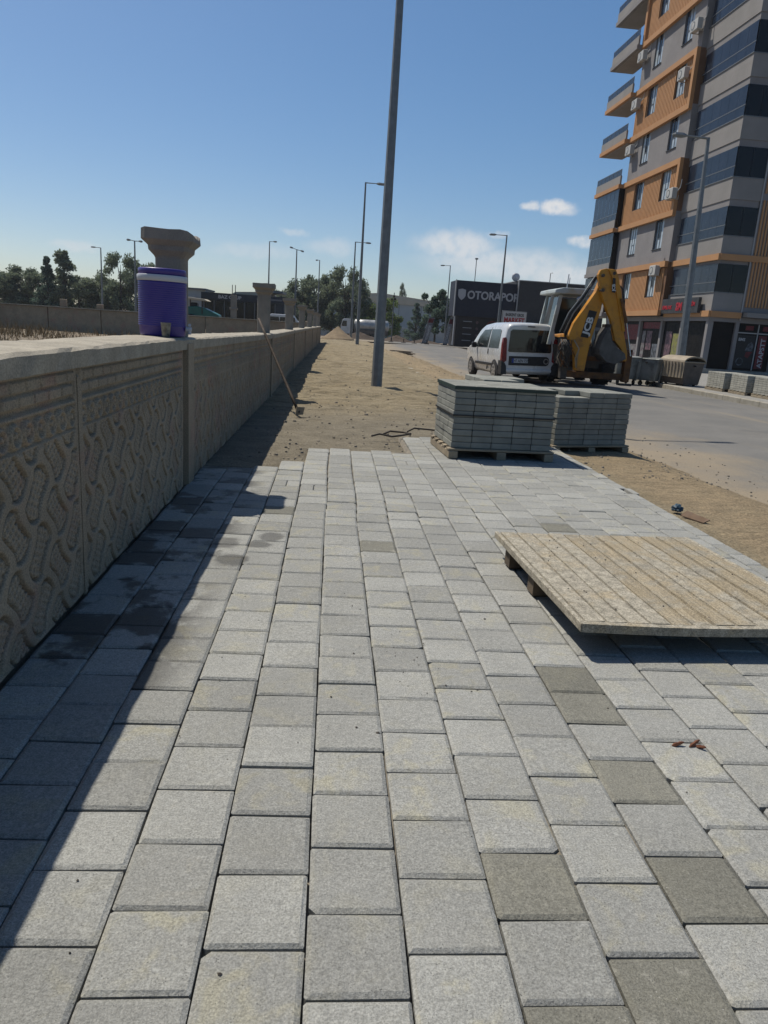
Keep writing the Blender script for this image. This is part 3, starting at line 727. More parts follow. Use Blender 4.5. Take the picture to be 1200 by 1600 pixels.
# ------------------------------------------------------------------ stacks of pavers on pallets
SB = MB().cbox((0, 0, .0298), (.1955, .1955, .0572), .005).mesh('paver', M_STACK)
def pallet(label, loc, rz, wx_, wy_, h=.10, mat=M_WOOD):
    t = thing('pallet', label, 'pallet', loc, rz, 'pallets under the paver stacks')
    for i in range(5): MB().cbox((0, -wy_ / 2 + .06 + i * (wy_ - .12) / 4, h - .011), (wx_, .105, .021), .003).build('deck_board', mat, t)
    for i in range(3): MB().cbox((-wx_ / 2 + .05 + i * (wx_ - .1) / 2, 0, (h - .023) / 2 + .0), (.09, wy_, h - .026), .006).build('bearer', mat, t)
    return t
def stack(label, loc, rz, nx, ny_, nl, missing=(), straps=True):
    t = thing('paver_stack', label, 'paver stack', loc, rz, 'stacks of paving stones by the pavement')
    rr = random.Random(label)
    for l in range(nl):
        lx, ly = rr.uniform(-.004, .004), rr.uniform(-.004, .004)
        for i in range(nx):
            for j in range(ny_):
                if (i, j, l) in missing: continue
                inner = 0 < i < nx - 1 and 0 < j < ny_ - 1 and l < nl - 2
                if inner: continue
                o = link('paver', SB, t); o.location = ((i - (nx - 1) / 2) * .2015 + lx + rr.uniform(-.002, .002), (j - (ny_ - 1) / 2) * .2015 + ly + rr.uniform(-.002, .002), l * .0602)
                o.rotation_euler = (0, 0, rr.uniform(-.006, .006))
    if straps:
        hx, hy, hz = nx * .1008 + .006, ny_ * .1008 + .006, nl * .0602 + .002
        for x in straps:
            MB().tube([(x, -hy, 0), (x, -hy, hz), (x, hy, hz), (x, hy, 0)], .004, 5).build('strap', M_BLACK, t)
        for zz, hh in ((hz * .5, .010), (hz - .028, .026)):
            b = MB(); 
            for s in (-1, 1):
                b.box(-hx - .002, hx + .002, s * hy - .002, s * hy + .002, zz - hh, zz + hh); b.box(s * hx - .002, s * hx + .002, -hy + .002, hy - .002, zz - hh, zz + hh)
            b.build('band', M_STRAP, t)
    return t
def place_stack(tag_s, tag_p, cx, cy, z, rz, nx, ny_, nl, missing=(), straps=(), h=.10):
    pallet(tag_p, (cx, cy, z), rz, nx * .2015 + .06, ny_ * .2015 + .08, h)
    return stack(tag_s, (cx, cy, z + h), rz, nx, ny_, nl, missing, straps)
place_stack('front grey paver stack with green bands at the paving end', 'wooden pallet under the front paver stack at the paving end', 1.655, 7.37, .002, R(4), 5, 4, 10, straps=())
def bands(t, nx, ny_, nl):
    hx, hy, hz = nx * .1008 + .006, ny_ * .1008 + .006, nl * .0602
    for zz, hh, mt in ((hz * .53, .007, M_BLACK), (hz - .022, .016, M_STRAP)):
        b = MB()
        for s in (-1, 1):
            b.box(-hx - .002, hx + .002, s * hy - .0015, s * hy + .0015, zz - hh, zz + hh); b.box(s * hx - .0015, s * hx + .0015, -hy + .002, hy - .002, zz - hh, zz + hh)
        b.build('band', mt, t)
bands([o for o in COL.objects if o.name == 'paver_stack'][0], 5, 4, 10)
place_stack('half-hidden paver stack right behind the front stack', 'pallet under the half-hidden paver stack behind', 1.93, 8.42, zg(8.4) - .02, R(5), 3, 4, 11,
            missing={(2, 0, 10), (2, 1, 10)})
place_stack('grey paver stack on the sand with a step in its top layer', 'pallet under the paver stack on the sand', 2.925, 8.47, zg(8.5) - .03, R(18), 5, 3, 10,
            missing={(0, 0, 9), (0, 1, 9), (1, 0, 9)}, h=.085)
# far stacks on the opposite sidewalk: stones too small to tell apart singly
def far_stack(label, plabel, x, y, rz):
    z = zg(y) - .10
    pallet(plabel, (x, y, z), rz, 1.06, 1.06)
    t = thing('paver_stack', label, 'paver stack', (x, y, z + .1), rz, 'stacks of paving stones on the far sidewalk')
    b = MB(); rr = random.Random(x * y)
    for l in range(8):
        for i in range(5):
            for j in range(5):
                if 0 < i < 4 and 0 < j < 4 and l < 7: continue
                b.cbox(((i - 2) * .2015 + rr.uniform(-.002, .002), (j - 2) * .2015, l * .065 + .032), (.193, .193, .060), .006)
    stuff(b.build('paver', M_STACKI, t))
far_stack('paver stack across the road nearest the tan bin', 'pallet of the paver stack nearest the tan bin', 13.35, 24.05, R(3))
far_stack('middle one of three paver stacks across the road', 'pallet of the middle paver stack across the road', 13.42, 22.68, R(-2))
far_stack('paver stack across the road at the right edge of the picture', 'pallet of the paver stack at the right edge', 13.45, 21.35, R(2))

# loose stones on the sand bed and along the road edge
gv = MB(); rr = random.Random(21)
for _ in range(1500):
    y = 6.6 + 34 * rr.random() ** 2; x = rr.uniform(-.85, 5.6); r = rr.uniform(.006, .022) * (1.8 if rr.random() < .06 else 1)
    if y < paving_end(x) + .1 and x < 2.6: continue
    z = max(sand_z(x, y) if x < 5.1 else -9, road_z(x, y)); k = rr.uniform(.5, .9); a0 = rr.random() * 6
    pts = [(x + r * math.cos(a0 + a * 1.2566) * rr.uniform(.7, 1.2), y + r * math.sin(a0 + a * 1.2566) * rr.uniform(.7, 1.2), z - .004) for a in range(5)]
    gv.add(pts + [(p[0] * .6 + x * .4, p[1] * .6 + y * .4, z + r * k) for p in pts], [(5, 6, 7, 8, 9)] + [(i, (i + 1) % 5, 5 + (i + 1) % 5, 5 + i) for i in range(5)])
o = stuff(gv.build('loose_stones', surf('loose_stone', (.34, .29, .22), (.20, .175, .14), 9, .9, isl=.3))); o['label'] = 'small loose stones scattered over the sand and road edge'
# rubbish at the edge of the paving
def blob(c, r, seed, mat, name, label, cat, sq=(1, 1, .6)):
    bm = bmesh.new(); bmesh.ops.create_icosphere(bm, subdivisions=3, radius=1)
    for v in bm.verts:
        k = 1 + .45 * nz(v.co.x * 2.2 + seed, v.co.y * 2.2, v.co.z * 2.2) + .25 * nz(v.co.x * 6, v.co.y * 6 + seed, v.co.z * 6)
        v.co = Vector((v.co.x * sq[0], v.co.y * sq[1], max(v.co.z * sq[2], -.3))) * r * k
    me = bpy.data.meshes.new(name); bm.to_mesh(me); bm.free(); me.materials.append(mat)
    o = link(name, me); o.location = c; return tag(o, label, cat)
blob((2.66, 5.20, .0), .042, 3, M_BLUEBAG, 'plastic_bag', 'crumpled blue plastic bag on the sand beside the paving', 'bag', (1, 1, .9))
cbm = MB().add([(0, 0, .0), (.16, -.30, -.01), (.24, -.30, .03), (.09, .02, .055), (0, 0, -.012), (.16, -.30, -.022), (.245, -.30, .018), (.095, .02, .043)],
               [(0, 1, 2, 3), (7, 6, 5, 4), (0, 4, 5, 1), (1, 5, 6, 2), (2, 6, 7, 3), (3, 7, 4, 0)])
o = cbm.build('cardboard_scrap', M_CARD); o.scale = (.55, .6, .6); o.location = (2.63, 5.08, -.016); tag(o, 'torn brown cardboard strip beside the blue bag', 'cardboard')

# heap of old boards by the roadside, and the sand heap at the end of the wall
t = thing('board_heap', 'flat heap of old dark boards lying at the road edge', 'board heap', (3.9, 44.0, road_z(3.9, 44)), .1)
rr = random.Random(3)
for i in range(9):
    o = MB().cbox((0, 0, 0), (rr.uniform(1.2, 1.9), .22, .05), .008).build('board', M_OLDWOOD, t)
    o.location = (rr.uniform(-.25, .25), rr.uniform(-.9, .9), .04 + .055 * (i // 2)); o.rotation_euler = (rr.uniform(-.04, .04), rr.uniform(-.04, .04), rr.uniform(-.5, .5))
def mound(name, label, cx, cy, rx, ry, h, mat, base, seed):
    n, mrings = 40, 14; b = MB()
    for i in range(mrings + 1):
        q = i / mrings
        for k in range(n):
            a = 2 * math.pi * k / n; rr_ = q * (1 + .22 * nz(math.cos(a) * 1.5, math.sin(a) * 1.5, seed))
            x, y = rx * rr_ * math.cos(a), ry * rr_ * math.sin(a)
            z = h * max(0, (1 - q) ** 1.15) * (1 + .25 * nz(x * .8, y * .8, seed)) + .10 * h * nz(x * 2.4, y * 2.4, seed) * (1 - q) + .05 * h * nz(x * 6, y * 6, seed) * (1 - q)
            b.v.append((x, y, z if q < 1 else -.25))
    b.f = [(i * n + k, i * n + (k + 1) % n, (i + 1) * n + (k + 1) % n, (i + 1) * n + k) for i in range(mrings) for k in range(n)]
    o = b.build(name, mat, None, True); o.location = (cx, cy, base); return tag(o, label, 'soil heap')
mound('sand_heap', 'pale heap of sand piled at the far end of the wall', .45, 64, 1.5, 2.2, 1.05, M_PILE, zg(64), 1)
for i, (x, y, rx, h, lab) in enumerate(((3.2, 97, 3.6, .95, 'brown earth heap in front of the white truck'), (8.4, 99, 3.0, .85, 'brown earth heap below the floodlight mast'), (12.0, 98, 2.8, .6, 'low brown earth heap left of the leaning banners'))):
    mound('earth_heap', lab, x, y, rx, 2.2, h, M_SOIL, zg(y) - .25, i + 5)['group'] = 'earth heaps across the junction'

# ------------------------------------------------------------------ lamp posts
def lamp(label, x, y, z0, h, arms, r0=.11, r1=.055, n=8, mat=M_GALV, head=.5, lean=(0, 0)):
    t = thing('street_lamp', label, 'street lamp', (x, y, z0), 0, 'galvanised street lamps')
    top = Vector((lean[0], lean[1], h))
    MB().tube([(0, 0, -.1), top * .3, top * .7, top], [r0, r0 + (r1 - r0) * .3, r0 + (r1 - r0) * .7, r1], n).build('pole', mat, t)
    for dx, dy, drop in arms:
        e = top + Vector((dx, dy, drop)); s = top + Vector((0, 0, -.03))
        MB().tube([s, s.lerp(e, .5), e], [r1 * .7, r1 * .6, r1 * .5], 6).build('arm', mat, t)
        d = Vector((dx, dy, drop)).normalized()
        MB().tube([e - d * .05, e + d * .1, e + d * head * .8, e + d * head], [.05, .09, .085, .03], 6).build('lamp_head', mat, t)
    return t
lamp('tall galvanised lamp post standing in the sand bed, cut off by the picture top', .975, 15.9, zg(15.9) - .03, 9.6, [(1.2, 0, .05)], .118, .06, 8, M_GALV)
lamp('lamp post right behind the tall near post, arm to the right', 1.60, 50, zg(50) - .03, 10.1, [(.75, 0, -.03)], .12, .05)
lamp('lamp post near the sand heap at the end of the wall', 1.70, 74, zg(74) - .05, 9.0, [(1.0, 0, -.03)], .12, .055)
lamp('lamp post on the far sidewalk in front of the apartment block', 13.0, 27, zg(27) - .10, 8.45, [(-.85, 0, .0)], .17, .06, 8, M_GALV, .45, (-.32, 0))
lamp('lamp post behind the white van by the market sign', 13.2, 60, zg(60) - .12, 8.95, [(-.9, 0, -.03)], .13, .05)
lamp('lamp post between the pine and the dark navy building', 14.15, 95, zg(95) - .3, 9.75, [(-.75, 0, -.05)], .12, .05)
lamp('lamp post standing left of the poplar behind the far wall', -26.9, 90, -.2, 7.95, [(-.6, 0, .0)], .13, .06)
lamp('two-armed lamp post left of the purple cooler', -15.4, 60, -.1, 6.35, [(-.35, 0, .02), (.35, 0, -.02)], .10, .05, head=.25)
lamp('lamp post rising above the second wall column, arm to the right', -7.4, 85, -.2, 9.5, [(.45, 0, .0)], .12, .05, head=.35)
lamp('two-armed lamp post above the third wall column', -3.9, 75, -.15, 7.95, [(-.4, 0, .1), (.4, 0, -.1)], .11, .05, head=.3)
lamp('slim lamp post above the far end of the wall', -2.1, 95, -.3, 8.8, [(-.25, 0, -.02)], .11, .05, head=.25)
lamp('lamp arm entering the picture at the left edge behind the far wall', -40.3, 90, -.2, 10.4, [(.7, 0, .0)], .13, .06)
ft = thing('floodlight_mast', 'slim mast with floodlights in front of the pale warehouse', 'floodlight', (6.2, 80, zg(80) - .2))
MB().tube([(0, 0, 0), (0, 0, 5.0)], [.06, .045], 8).build('mast', M_GALVD, ft)
for dx, dz in ((-.22, 4.3), (.12, 4.35), (.0, 4.62)): MB().cbox((dx, 0, dz), (.22, .2, .24), .03).build('floodlight', M_STEELD, ft)

# ------------------------------------------------------------------ van
van = thing('parked_van', 'white van parked on the road, seen from its rear', 'van', (6.43, 23.95, -.31), R(5)); van.scale = (1.05, 1.05, 1.05)
van.rotation_euler = (R(-.8), R(-1.6), R(5))
def vring(y, top, sc, bot):
    def side():
        belt = .93 if top > 1.3 else min(.93, top - .1)
        xs = .895 - .17 * max(0, top - .93)
        pts = [(.74, bot), (.85, bot + .10), (.895, .60), (.895, belt)]
        for f, xx in ((.45, .895 + (xs - .895) * .45), (.82, xs + .02), (.94, xs - .06), (.985, xs - .18)):
            pts.append((xx, belt + (top - belt) * f))
        pts.append((.30, top + .005)); return pts
    s = side()
    return [(x * sc, y, z) for x, z in s] + [(-x * sc, y, z) for x, z in reversed(s)]
stn = [(0, 1.70, .945, .30), (.03, 1.755, .975, .27), (.12, 1.80, .995, .24), (.9, 1.83, 1, .22), (1.9, 1.83, 1, .22), (2.5, 1.79, 1, .22), (2.8, 1.70, 1, .22), (3.1, 1.45, 1, .22), (3.42, 1.14, 1, .22),
       (3.75, 1.04, .99, .22), (4.1, .93, .96, .24), (4.28, .78, .90, .26), (4.34, .62, .84, .32)]
b = MB(); n = 18
for s_ in stn: b.v += vring(*s_)
b.f = [(i * n + k, i * n + (k + 1) % n, (i + 1) * n + (k + 1) % n, (i + 1) * n + k) for i in range(len(stn) - 1) for k in range(n)] + [tuple(range(n - 1, -1, -1)), tuple(range((len(stn) - 1) * n, len(stn) * n))]
b.build('body', M_CARW, van, True)
def sideq(name, pts, mat, off=.008, parent=van, sgns=(-1, 1)):
    for s in sgns:
        P = lambda y, z, o: (s * (.895 - .17 * max(0, z - .93) * (1.0) + o), y, z)
        k = len(pts)
        MB().add([P(y, z, off) for y, z in pts] + [P(y, z, -.03) for y, z in pts], [tuple(range(k)), tuple(range(2 * k - 1, k - 1, -1))] + [(i, i + k, (i + 1) % k + k, (i + 1) % k) for i in range(k)]).build(name, mat, parent)
sideq('side_window', [(.42, 1.02), (.50, 1.56), (.62, 1.60), (1.48, 1.60), (1.50, 1.02)], M_CARG2)
sideq('side_window', [(1.60, 1.02), (1.60, 1.60), (2.30, 1.58), (2.75, 1.36), (2.98, 1.02)], M_CARG)
sideq('side_moulding', [(.86, .46), (.86, .54), (2.9, .54), (2.9, .46)], M_BLACK, .02)
sideq('door_handle', [(1.44, .82), (1.44, .98), (1.49, .98), (1.49, .82)], M_BLACK, .02)
sideq('door_gap', [(1.545, .32), (1.545, 1.66), (1.556, 1.66), (1.556, .32)], M_BLACK, .003)
rw = [(-.70, .95), (-.66, 1.55), (-.60, 1.60), (.60, 1.60), (.66, 1.55), (.70, .95), (.66, .92), (-.66, .92)]
MB().prism([(x, z) for x, z in rw], -.012, .05).build('rear_window', M_CARG, van)
MB().prism([(-.66, .52), (-.66, .80), (.56, .80), (.63, .76), (.66, .66), (.63, .56), (.56, .52)], -.012, .02).build('plate_panel', M_BLACK, van)
pl = MB().box(-.56, -.04, -.020, -.013, .60, .73).build('number_plate', M_PLATE, van)
MB().box(-.56, -.50, -.024, -.0205, .60, .73).build('plate_band', M_PBLUE, pl)
text('plate_text', '47 AEN 737', .125, M_SIGNK, pl, (-.485, -.0215, .62), (R(90), 0, 0), .001, .002, 'LEFT', .72)
MB().lathe([(.085, -.022), (.085, -.012)], 20, (.55, 0, .66), 'y').build('badge', M_RIM, van)
MB().lathe([(.06, -.026), (.06, -.022)], 16, (.55, 0, .66), 'y').build('badge_centre', M_BLACK, van)
MB().cbox((0, -.006, 1.70), (.24, .03, .035), .008).build('brake_lamp', M_BLACK, van)
MB().box(.18, .186, -.004, .01, .30, .52).build('door_gap', M_BLACK, van)
for s in (-1, 1):
    MB().prism([(s * x, z) for x, z in ((.735, .66), (.76, 1.30), (.80, 1.36), (.86, 1.34), (.885, 1.18), (.895, .66), (.84, .58))], -.014, .13).build('tail_light', M_RED, van)
    MB().prism([(s * x, z) for x, z in ((.72, .24), (.74, .50), (.80, .60), (.900, .66), (.900, .24))], -.03, .30).build('bumper_corner', M_BLACK, van)
    MB().cbox((s * 1.0, 2.82, 1.08), (.16, .10, .19), .03).build('mirror', M_BLACK, van)
    for y in (.72, 3.47):
        ar = MB(); k = 20
        pts = [(y + .365 * math.cos(math.pi * i / k), .30 + .365 * math.sin(math.pi * i / k)) for i in range(k + 1)] + [(y - .365, .20), (y + .365, .20)]
        ar.prism(pts, s * .70, s * .897, 'x').build('wheel_arch', M_BLACK, van)
        wh = MB().lathe([(.20, -.10), (.29, -.095), (.315, -.07), (.315, .07), (.29, .095), (.20, .10)], 28, (0, 0, 0), 'x').build('wheel', M_RUBBER, van, True)
        wh.location = (s * .805, y, .312)
        MB().lathe([(.205, 0), (.19, .008), (.05, .012)], 24, (s * .098 - (0 if s > 0 else .012), 0, 0), 'x').build('rim', M_RIM, wh)
        for a in range(6):
            an = a * math.pi / 3; MB().cbox((s * .110, .125 * math.cos(an), .125 * math.sin(an)), (.006, .055, .055), .002).build('rim_hole', M_BLACK, wh)
MB().cbox((0, -.02, .36), (1.46, .06, .10), .02).build('rear_bumper', M_CARW, van)

# ------------------------------------------------------------------ backhoe loader
jx, jy, jz = 8.30, 23.4, -.262
dig = thing('backhoe_loader', 'muddy yellow backhoe loader with folded digging arm parked behind the van', 'backhoe loader', (jx, jy, jz))
J = lambda pts: [(x - jx, z - jz) for x, z in pts]
A0 = 22.72 - jy
boom = MB().prism(J([(7.56, .23), (7.85, .22), (7.88, .57), (7.93, 1.11), (8.04, 1.65), (8.13, 2.1), (8.16, 2.5), (8.20, 2.95), (8.02, 3.05), (7.90, 2.62), (7.35, 1.66), (7.23, 1.25), (7.35, 1.02), (7.48, .76)]), A0 - .05, A0 + .22).build('boom', M_YEL, dig, bevel=.02)
dip = MB().prism(J([(7.84, 3.10), (7.89, 3.24), (8.05, 3.29), (8.30, 3.28), (8.40, 3.14), (8.58, 2.6), (8.70, 2.17), (8.90, 1.39), (9.08, .84), (9.08, .62), (8.99, .60), (8.86, .96), (8.62, 1.21), (8.40, 1.83), (8.22, 2.13), (8.06, 2.44), (7.92, 2.79)]), A0 - .24, A0 - .055).build('dipper', M_YEL, dig, bevel=.02)
MB().prism(J([(8.10, 3.27), (8.33, 3.27), (8.43, 3.1), (8.62, 2.55), (8.74, 2.1), (8.88, 1.5), (8.80, 1.5), (8.62, 2.1), (8.42, 2.7), (8.22, 3.1)]), A0 - .30, A0 - .242).build('dipper_flange', M_YEL, dig, bevel=.01)
for x, z in ((7.97, 3.08), (8.02, 2.66), (8.30, 3.16)):
    MB().lathe([(.05, A0 - .31), (.05, A0 + .25)], 14, (x - jx, 0, z - jz), 'y').build('pin', M_STEELD, dig)
bk = MB(); outer = J([(8.34, 1.59), (8.20, 1.34), (8.11, .96), (8.13, .78), (8.37, .57), (8.66, .51), (8.98, .69), (8.92, .85), (8.64, 1.02), (8.45, 1.2)])
bk.prism(outer, A0 - .42, A0 - .39).prism(outer, A0 + .30, A0 + .33)
sh = outer[:7]
for (x0, z0), (x1, z1) in zip(sh, sh[1:]):
    d = Vector((x1 - x0, z1 - z0)).normalized() * 0; nxn = Vector((z1 - z0, -(x1 - x0))).normalized() * .03
    bk.prism([(x0, z0), (x1, z1), (x1 - nxn.x, z1 - nxn.y), (x0 - nxn.x, z0 - nxn.y)], A0 - .388, A0 + .298)
bucket = bk.build('bucket', M_BUCKET, dig)
for i in range(5): MB().cbox((8.37 - jx + .0, A0 - .34 + i * .15, 1.62 - jz), (.05, .06, .14), .01).build('bucket_tooth', M_STEELD, bucket)
dl = MB().prism(J([(7.59, 1.26), (7.835, 1.235), (8.01, 2.035), (7.76, 2.07)]), A0 - .060, A0 - .052).build('logo_plate', M_SIGNK, boom)
tx = text('logo_text', 'JCB', .27, M_DECAL, boom, (7.815 - jx, A0 - .064, 1.33 - jz), (R(90), R(-78), 0), .002, .010, 'LEFT', 1.28)
dl2 = MB().prism(J([(8.30, 2.62), (8.40, 2.60), (8.36, 3.02), (8.27, 3.03)]), A0 - .308, A0 - .302).build('logo_plate', M_SIGNK, dip)
text('logo_text', 'JCB', .13, M_DECAL, dip, (8.385 - jx, A0 - .312, 2.66 - jz), (R(90), R(-97), 0), .001, .004)
rams = ((7.20, 1.30, 7.86, 2.75, -.28), (8.80, 1.2, 8.98, .75, -.33))
MB().tube([(8.86 - jx, A0 - .36, 1.75 - jz), (9.13 - jx, A0 - .36, .78 - jz)], .022, 8).build('ram_rod', M_CHROME, dig)
MB().tube([(8.60 - jx, A0 - .36, 2.45 - jz), (8.86 - jx, A0 - .36, 1.75 - jz)], .05, 8).build('ram_cylinder', M_YELD, dig)
for dx, w_ in ((-.05, .02), (-.10, .018), (-.14, .016), (-.19, .022)):
    MB().tube([(7.15 - jx + dx, A0 + .1, 1.35 - jz), (7.36 - jx + dx, A0 + .05, 1.95 - jz), (7.68 - jx + dx, A0, 2.45 - jz), (7.92 - jx + dx * .6, A0 - .05, 3.05 - jz)], w_, 6).build('hose', M_BLACK if w_ < .02 else M_GALV, dig, True)
MB().tube([(8.42 - jx, A0 - .2, 2.95 - jz), (8.62 - jx, A0 - .3, 2.72 - jz), (8.74 - jx, A0 - .25, 2.4 - jz), (8.86 - jx, A0 - .2, 1.6 - jz)], .025, 6).build('hose', M_BLACK, dig, True)
# hydraulic clutter at the slew post
rr = random.Random(11)
MB().cbox((7.24 - jx, A0 + .36, .80 - jz), (.34, .22, .85), .04).build('slew_post', M_STEELD, dig)
for i in range(16):
    y0 = A0 - .08 + rr.uniform(-.05, .15); x0 = 6.98 + rr.uniform(0, .42) - jx
    MB().tube([(x0, y0, 1.15 - jz), (x0 + rr.uniform(-.15, .15), y0 - .12, .9 - jz), (x0 + rr.uniform(-.15, .2), y0 - .05, .6 - jz), (x0 + rr.uniform(0, .25), y0, .32 - jz)], .017, 6).build('hose', (M_BLACK, M_YELD, M_STEELD, M_BINTAN)[i % 4], dig, True)
MB().cbox((0, A0 + .35, .36), (2.15, .16, .20), .02).build('rear_frame', M_YELD, dig)
MB().cbox((0, A0 + .35, .88), (2.15, .14, .14), .02).build('rear_frame', M_YELD, dig)
for s in (-1, 1):
    MB().cbox((s * 1.02, A0 + .32, .72), (.20, .24, 1.02), .02).build('stabiliser_leg', M_STEELD if s < 0 else M_YELD, dig)
    MB().cbox((s * 1.02, A0 + .32, .13), (.36, .36, .06), .01).build('stabiliser_foot', M_STEELD, dig)
    for nm, x, y, r, w_ in (('rear_wheel', .82, 1.3, .72, .46), ('front_wheel', .88, 3.55, .50, .34)):
        wh = MB().lathe([(r * .55, -w_ / 2), (r * .93, -w_ / 2), (r, -w_ / 2 + .05), (r, w_ / 2 - .05), (r * .93, w_ / 2), (r * .55, w_ / 2)], 32, (0, 0, 0), 'x').build(nm, M_RUBBER, dig, True)
        wh.location = (s * x, y, r); lg = MB()
        for k in range(20):
            a = k * math.pi / 10; c_, s2 = math.cos(a), math.sin(a)
            for q in (-1, 1):
                aa = a + (q > 0) * math.pi / 20
                lg.tube([(q * .02, (r + .01) * math.cos(aa), (r + .01) * math.sin(aa)), (q * w_ * .47, (r + .005) * math.cos(aa + .16), (r + .005) * math.sin(aa + .16))], .028, 5)
        lg.build('tread', M_RUBBER, wh)
        MB().lathe([(r * .54, -w_ * .3), (r * .54, w_ * .3)], 20, (0, 0, 0), 'x').build('rim', M_YELD, wh)
# cab: posts, roof, panes
cx0, cx1, cy0, cy1 = -1.40 + .0, .62, .30, 1.75
for x, y, lx in ((-1.20, cy0, .05), (.45, cy0, -.05), (-1.20, cy1, .05), (.45, cy1, -.05)):
    MB().prism([(x - .06 - lx * 3.4, 1.22), (x + .06 - lx * 3.4, 1.22), (x + .06 + lx, 2.78), (x - .06 + lx, 2.78)], y, y + .10).build('cab_post', M_CABW, dig, bevel=.015)
MB().prism([(-1.05, .7), (.6, .7), (.62, 1.24), (-1.15, 1.24)], cy0 + .3, cy1).build('cab_base', M_STEELD, dig)
MB().prism([(-1.42, 2.80), (-1.40, 2.92), (-1.15, 2.99), (.30, 3.0), (.62, 2.92), (.64, 2.80)], cy0 - .18, cy1 + .15).build('cab_roof', M_CABW, dig, bevel=.03)
MB().prism([(-1.00, 1.60), (.40, 1.60), (.34, 2.74), (-1.05, 2.74)], cy1 + .03, cy1 + .05).build('front_window', M_CARG2, dig)
MB().prism([(-1.28, 1.58), (-1.23, 1.58), (-1.12, 2.74), (-1.17, 2.74)], cy0 + .12, cy1 - .02).build('side_window', M_CARG2, dig)
MB().add([(-1.75, -.25, 1.85), (-1.62, 2.62 * 0 - .25, 2.72), (-1.36, .32, 2.72), (-1.46, .32, 1.85), (-1.77, -.27, 1.85), (-1.64, -.27, 2.72), (-1.38, .30, 2.72), (-1.48, .30, 1.85)],
         [(0, 1, 2, 3), (7, 6, 5, 4), (0, 4, 5, 1), (1, 5, 6, 2), (2, 6, 7, 3), (3, 7, 4, 0)]).build('open_window', M_CABW, dig)
MB().cbox((-.35, 1.05, 1.75), (.5, .5, .5), .08).cbox((-.35, 1.28, 2.15), (.46, .14, .55), .06).build('seat', M_BLACK, dig)
for x in (-.62, -.30): MB().lathe([(.05, -.03), (.085, 0), (.085, .06)], 14, (x, cy0 - .2, 2.66), 'y').build('work_lamp', M_RIM, dig)
MB().tube([(-.85, .8, 3.0), (-.83, .8, 3.45)], .018, 6).build('beacon_mast', M_WHITEP, dig)
MB().prism([(1.75, .95), (1.75, 1.62), (3.3, 1.55), (3.95, 1.40), (4.0, .7), (1.9, .7)], -.45, .45, 'x').build('bonnet', M_YEL, dig, bevel=.04)
MB().prism([(.4, .55), (4.1, .45), (4.1, .7), (.4, .95)], -.40, .40, 'x').build('chassis', M_STEELD, dig)
for s in (-1, 1): MB().prism([(2.0, 1.35), (2.1, 1.5), (3.9, 1.1), (4.7, .35), (4.55, .25), (3.8, .95)], s * .62 - .05, s * .62 + .05, 'x').build('loader_arm', M_YEL, dig)
MB().prism([(4.5, .05), (5.35, .05), (5.35, .09), (4.62, .12), (4.55, .75), (4.78, 1.02), (4.74, 1.06), (4.45, .78)], -1.15, 1.15, 'x').build('loader_bucket', M_BUCKET, dig)

# ------------------------------------------------------------------ rubbish containers
def bin_(label, x, y, rz, w_, mat, sidemat, lid):
    z = road_z(min(x, 11.9), y); t = thing('rubbish_container', label, 'container', (x, y, z), rz, 'wheeled rubbish containers across the road')
    b = MB(); d = .95; h = .98
    b.add([(-w_ / 2 + .05, -d / 2 + .10, .20), (w_ / 2 - .05, -d / 2 + .10, .20), (w_ / 2 - .05, d / 2 - .10, .20), (-w_ / 2 + .05, d / 2 - .10, .20),
           (-w_ / 2, -d / 2, h), (w_ / 2, -d / 2, h), (w_ / 2, d / 2, h), (-w_ / 2, d / 2, h)], [(3, 2, 1, 0), (4, 5, 6, 7), (0, 1, 5, 4), (1, 2, 6, 5), (2, 3, 7, 6), (3, 0, 4, 7)])
    b.build('tub', sidemat, t, bevel=.03)
    MB().cbox((0, 0, h + .01), (w_ + .05, d + .05, .045), .012).build('rim', mat, t)
    if lid:
        pts = [(-d / 2 - .02, h - .55)] + [(-d / 2 * math.cos(a) * 1.06, h + .02 + .20 * math.sin(a)) for a in span(0, math.pi, 12)] + [(d / 2 * 1.06, h), (d / 2 * 1.02, h - .03)] + [(-d / 2 * math.cos(a) * 1.02, h + .17 * math.sin(a)) for a in reversed(span(0.12, math.pi, 12))]
        MB().prism(pts, -w_ / 2 - .03, w_ / 2 + .03, 'x').build('curved_lid', mat, t)
        for i in range(7):
            x0 = -w_ / 2 + .1 + i * (w_ - .2) / 6
            MB().prism([(-d / 2 - .035, h - .55), (-d / 2 - .07, h), (-d / 2 - .02, h), (-d / 2 + .0, h - .55)], x0 - .03, x0 + .03, 'x').build('lid_rib', mat, t)
    else:
        MB().prism([(-d / 2, h + .034), (0, h + .07), (d / 2, h + .034)], -w_ / 2, w_ / 2, 'x').build('flat_lid', mat, t)
        for i in range(3): MB().cbox((-w_ / 2 + .2 + i * (w_ - .4) / 2, -d / 2 + .035, .58), (.05, .04, .72), .01).build('stiffener', sidemat, t).rotation_euler = (R(7), 0, 0)
    for sx in (-1, 1):
        MB().tube([(sx * (w_ / 2), 0, h - .12), (sx * (w_ / 2 + .08), 0, h - .12)], .03, 8).build('trunnion', M_STEELD, t)
        for sy in (-1, 1):
            wl = MB().lathe([(.085, -.025), (.09, 0), (.085, .025)], 14, (0, 0, 0), 'x').build('castor', M_RUBBER, t); wl.location = (sx * (w_ / 2 - .18), sy * .28, .09)
            MB().cbox((0, 0, .08), (.07, .07, .08), .008).build('castor_fork', M_STEELD, wl)
    return t
bin_('dented grey wheeled container right beside the digger', 10.95, 27.3, R(6), 1.0, M_BINGREY, M_BINGREY, False)
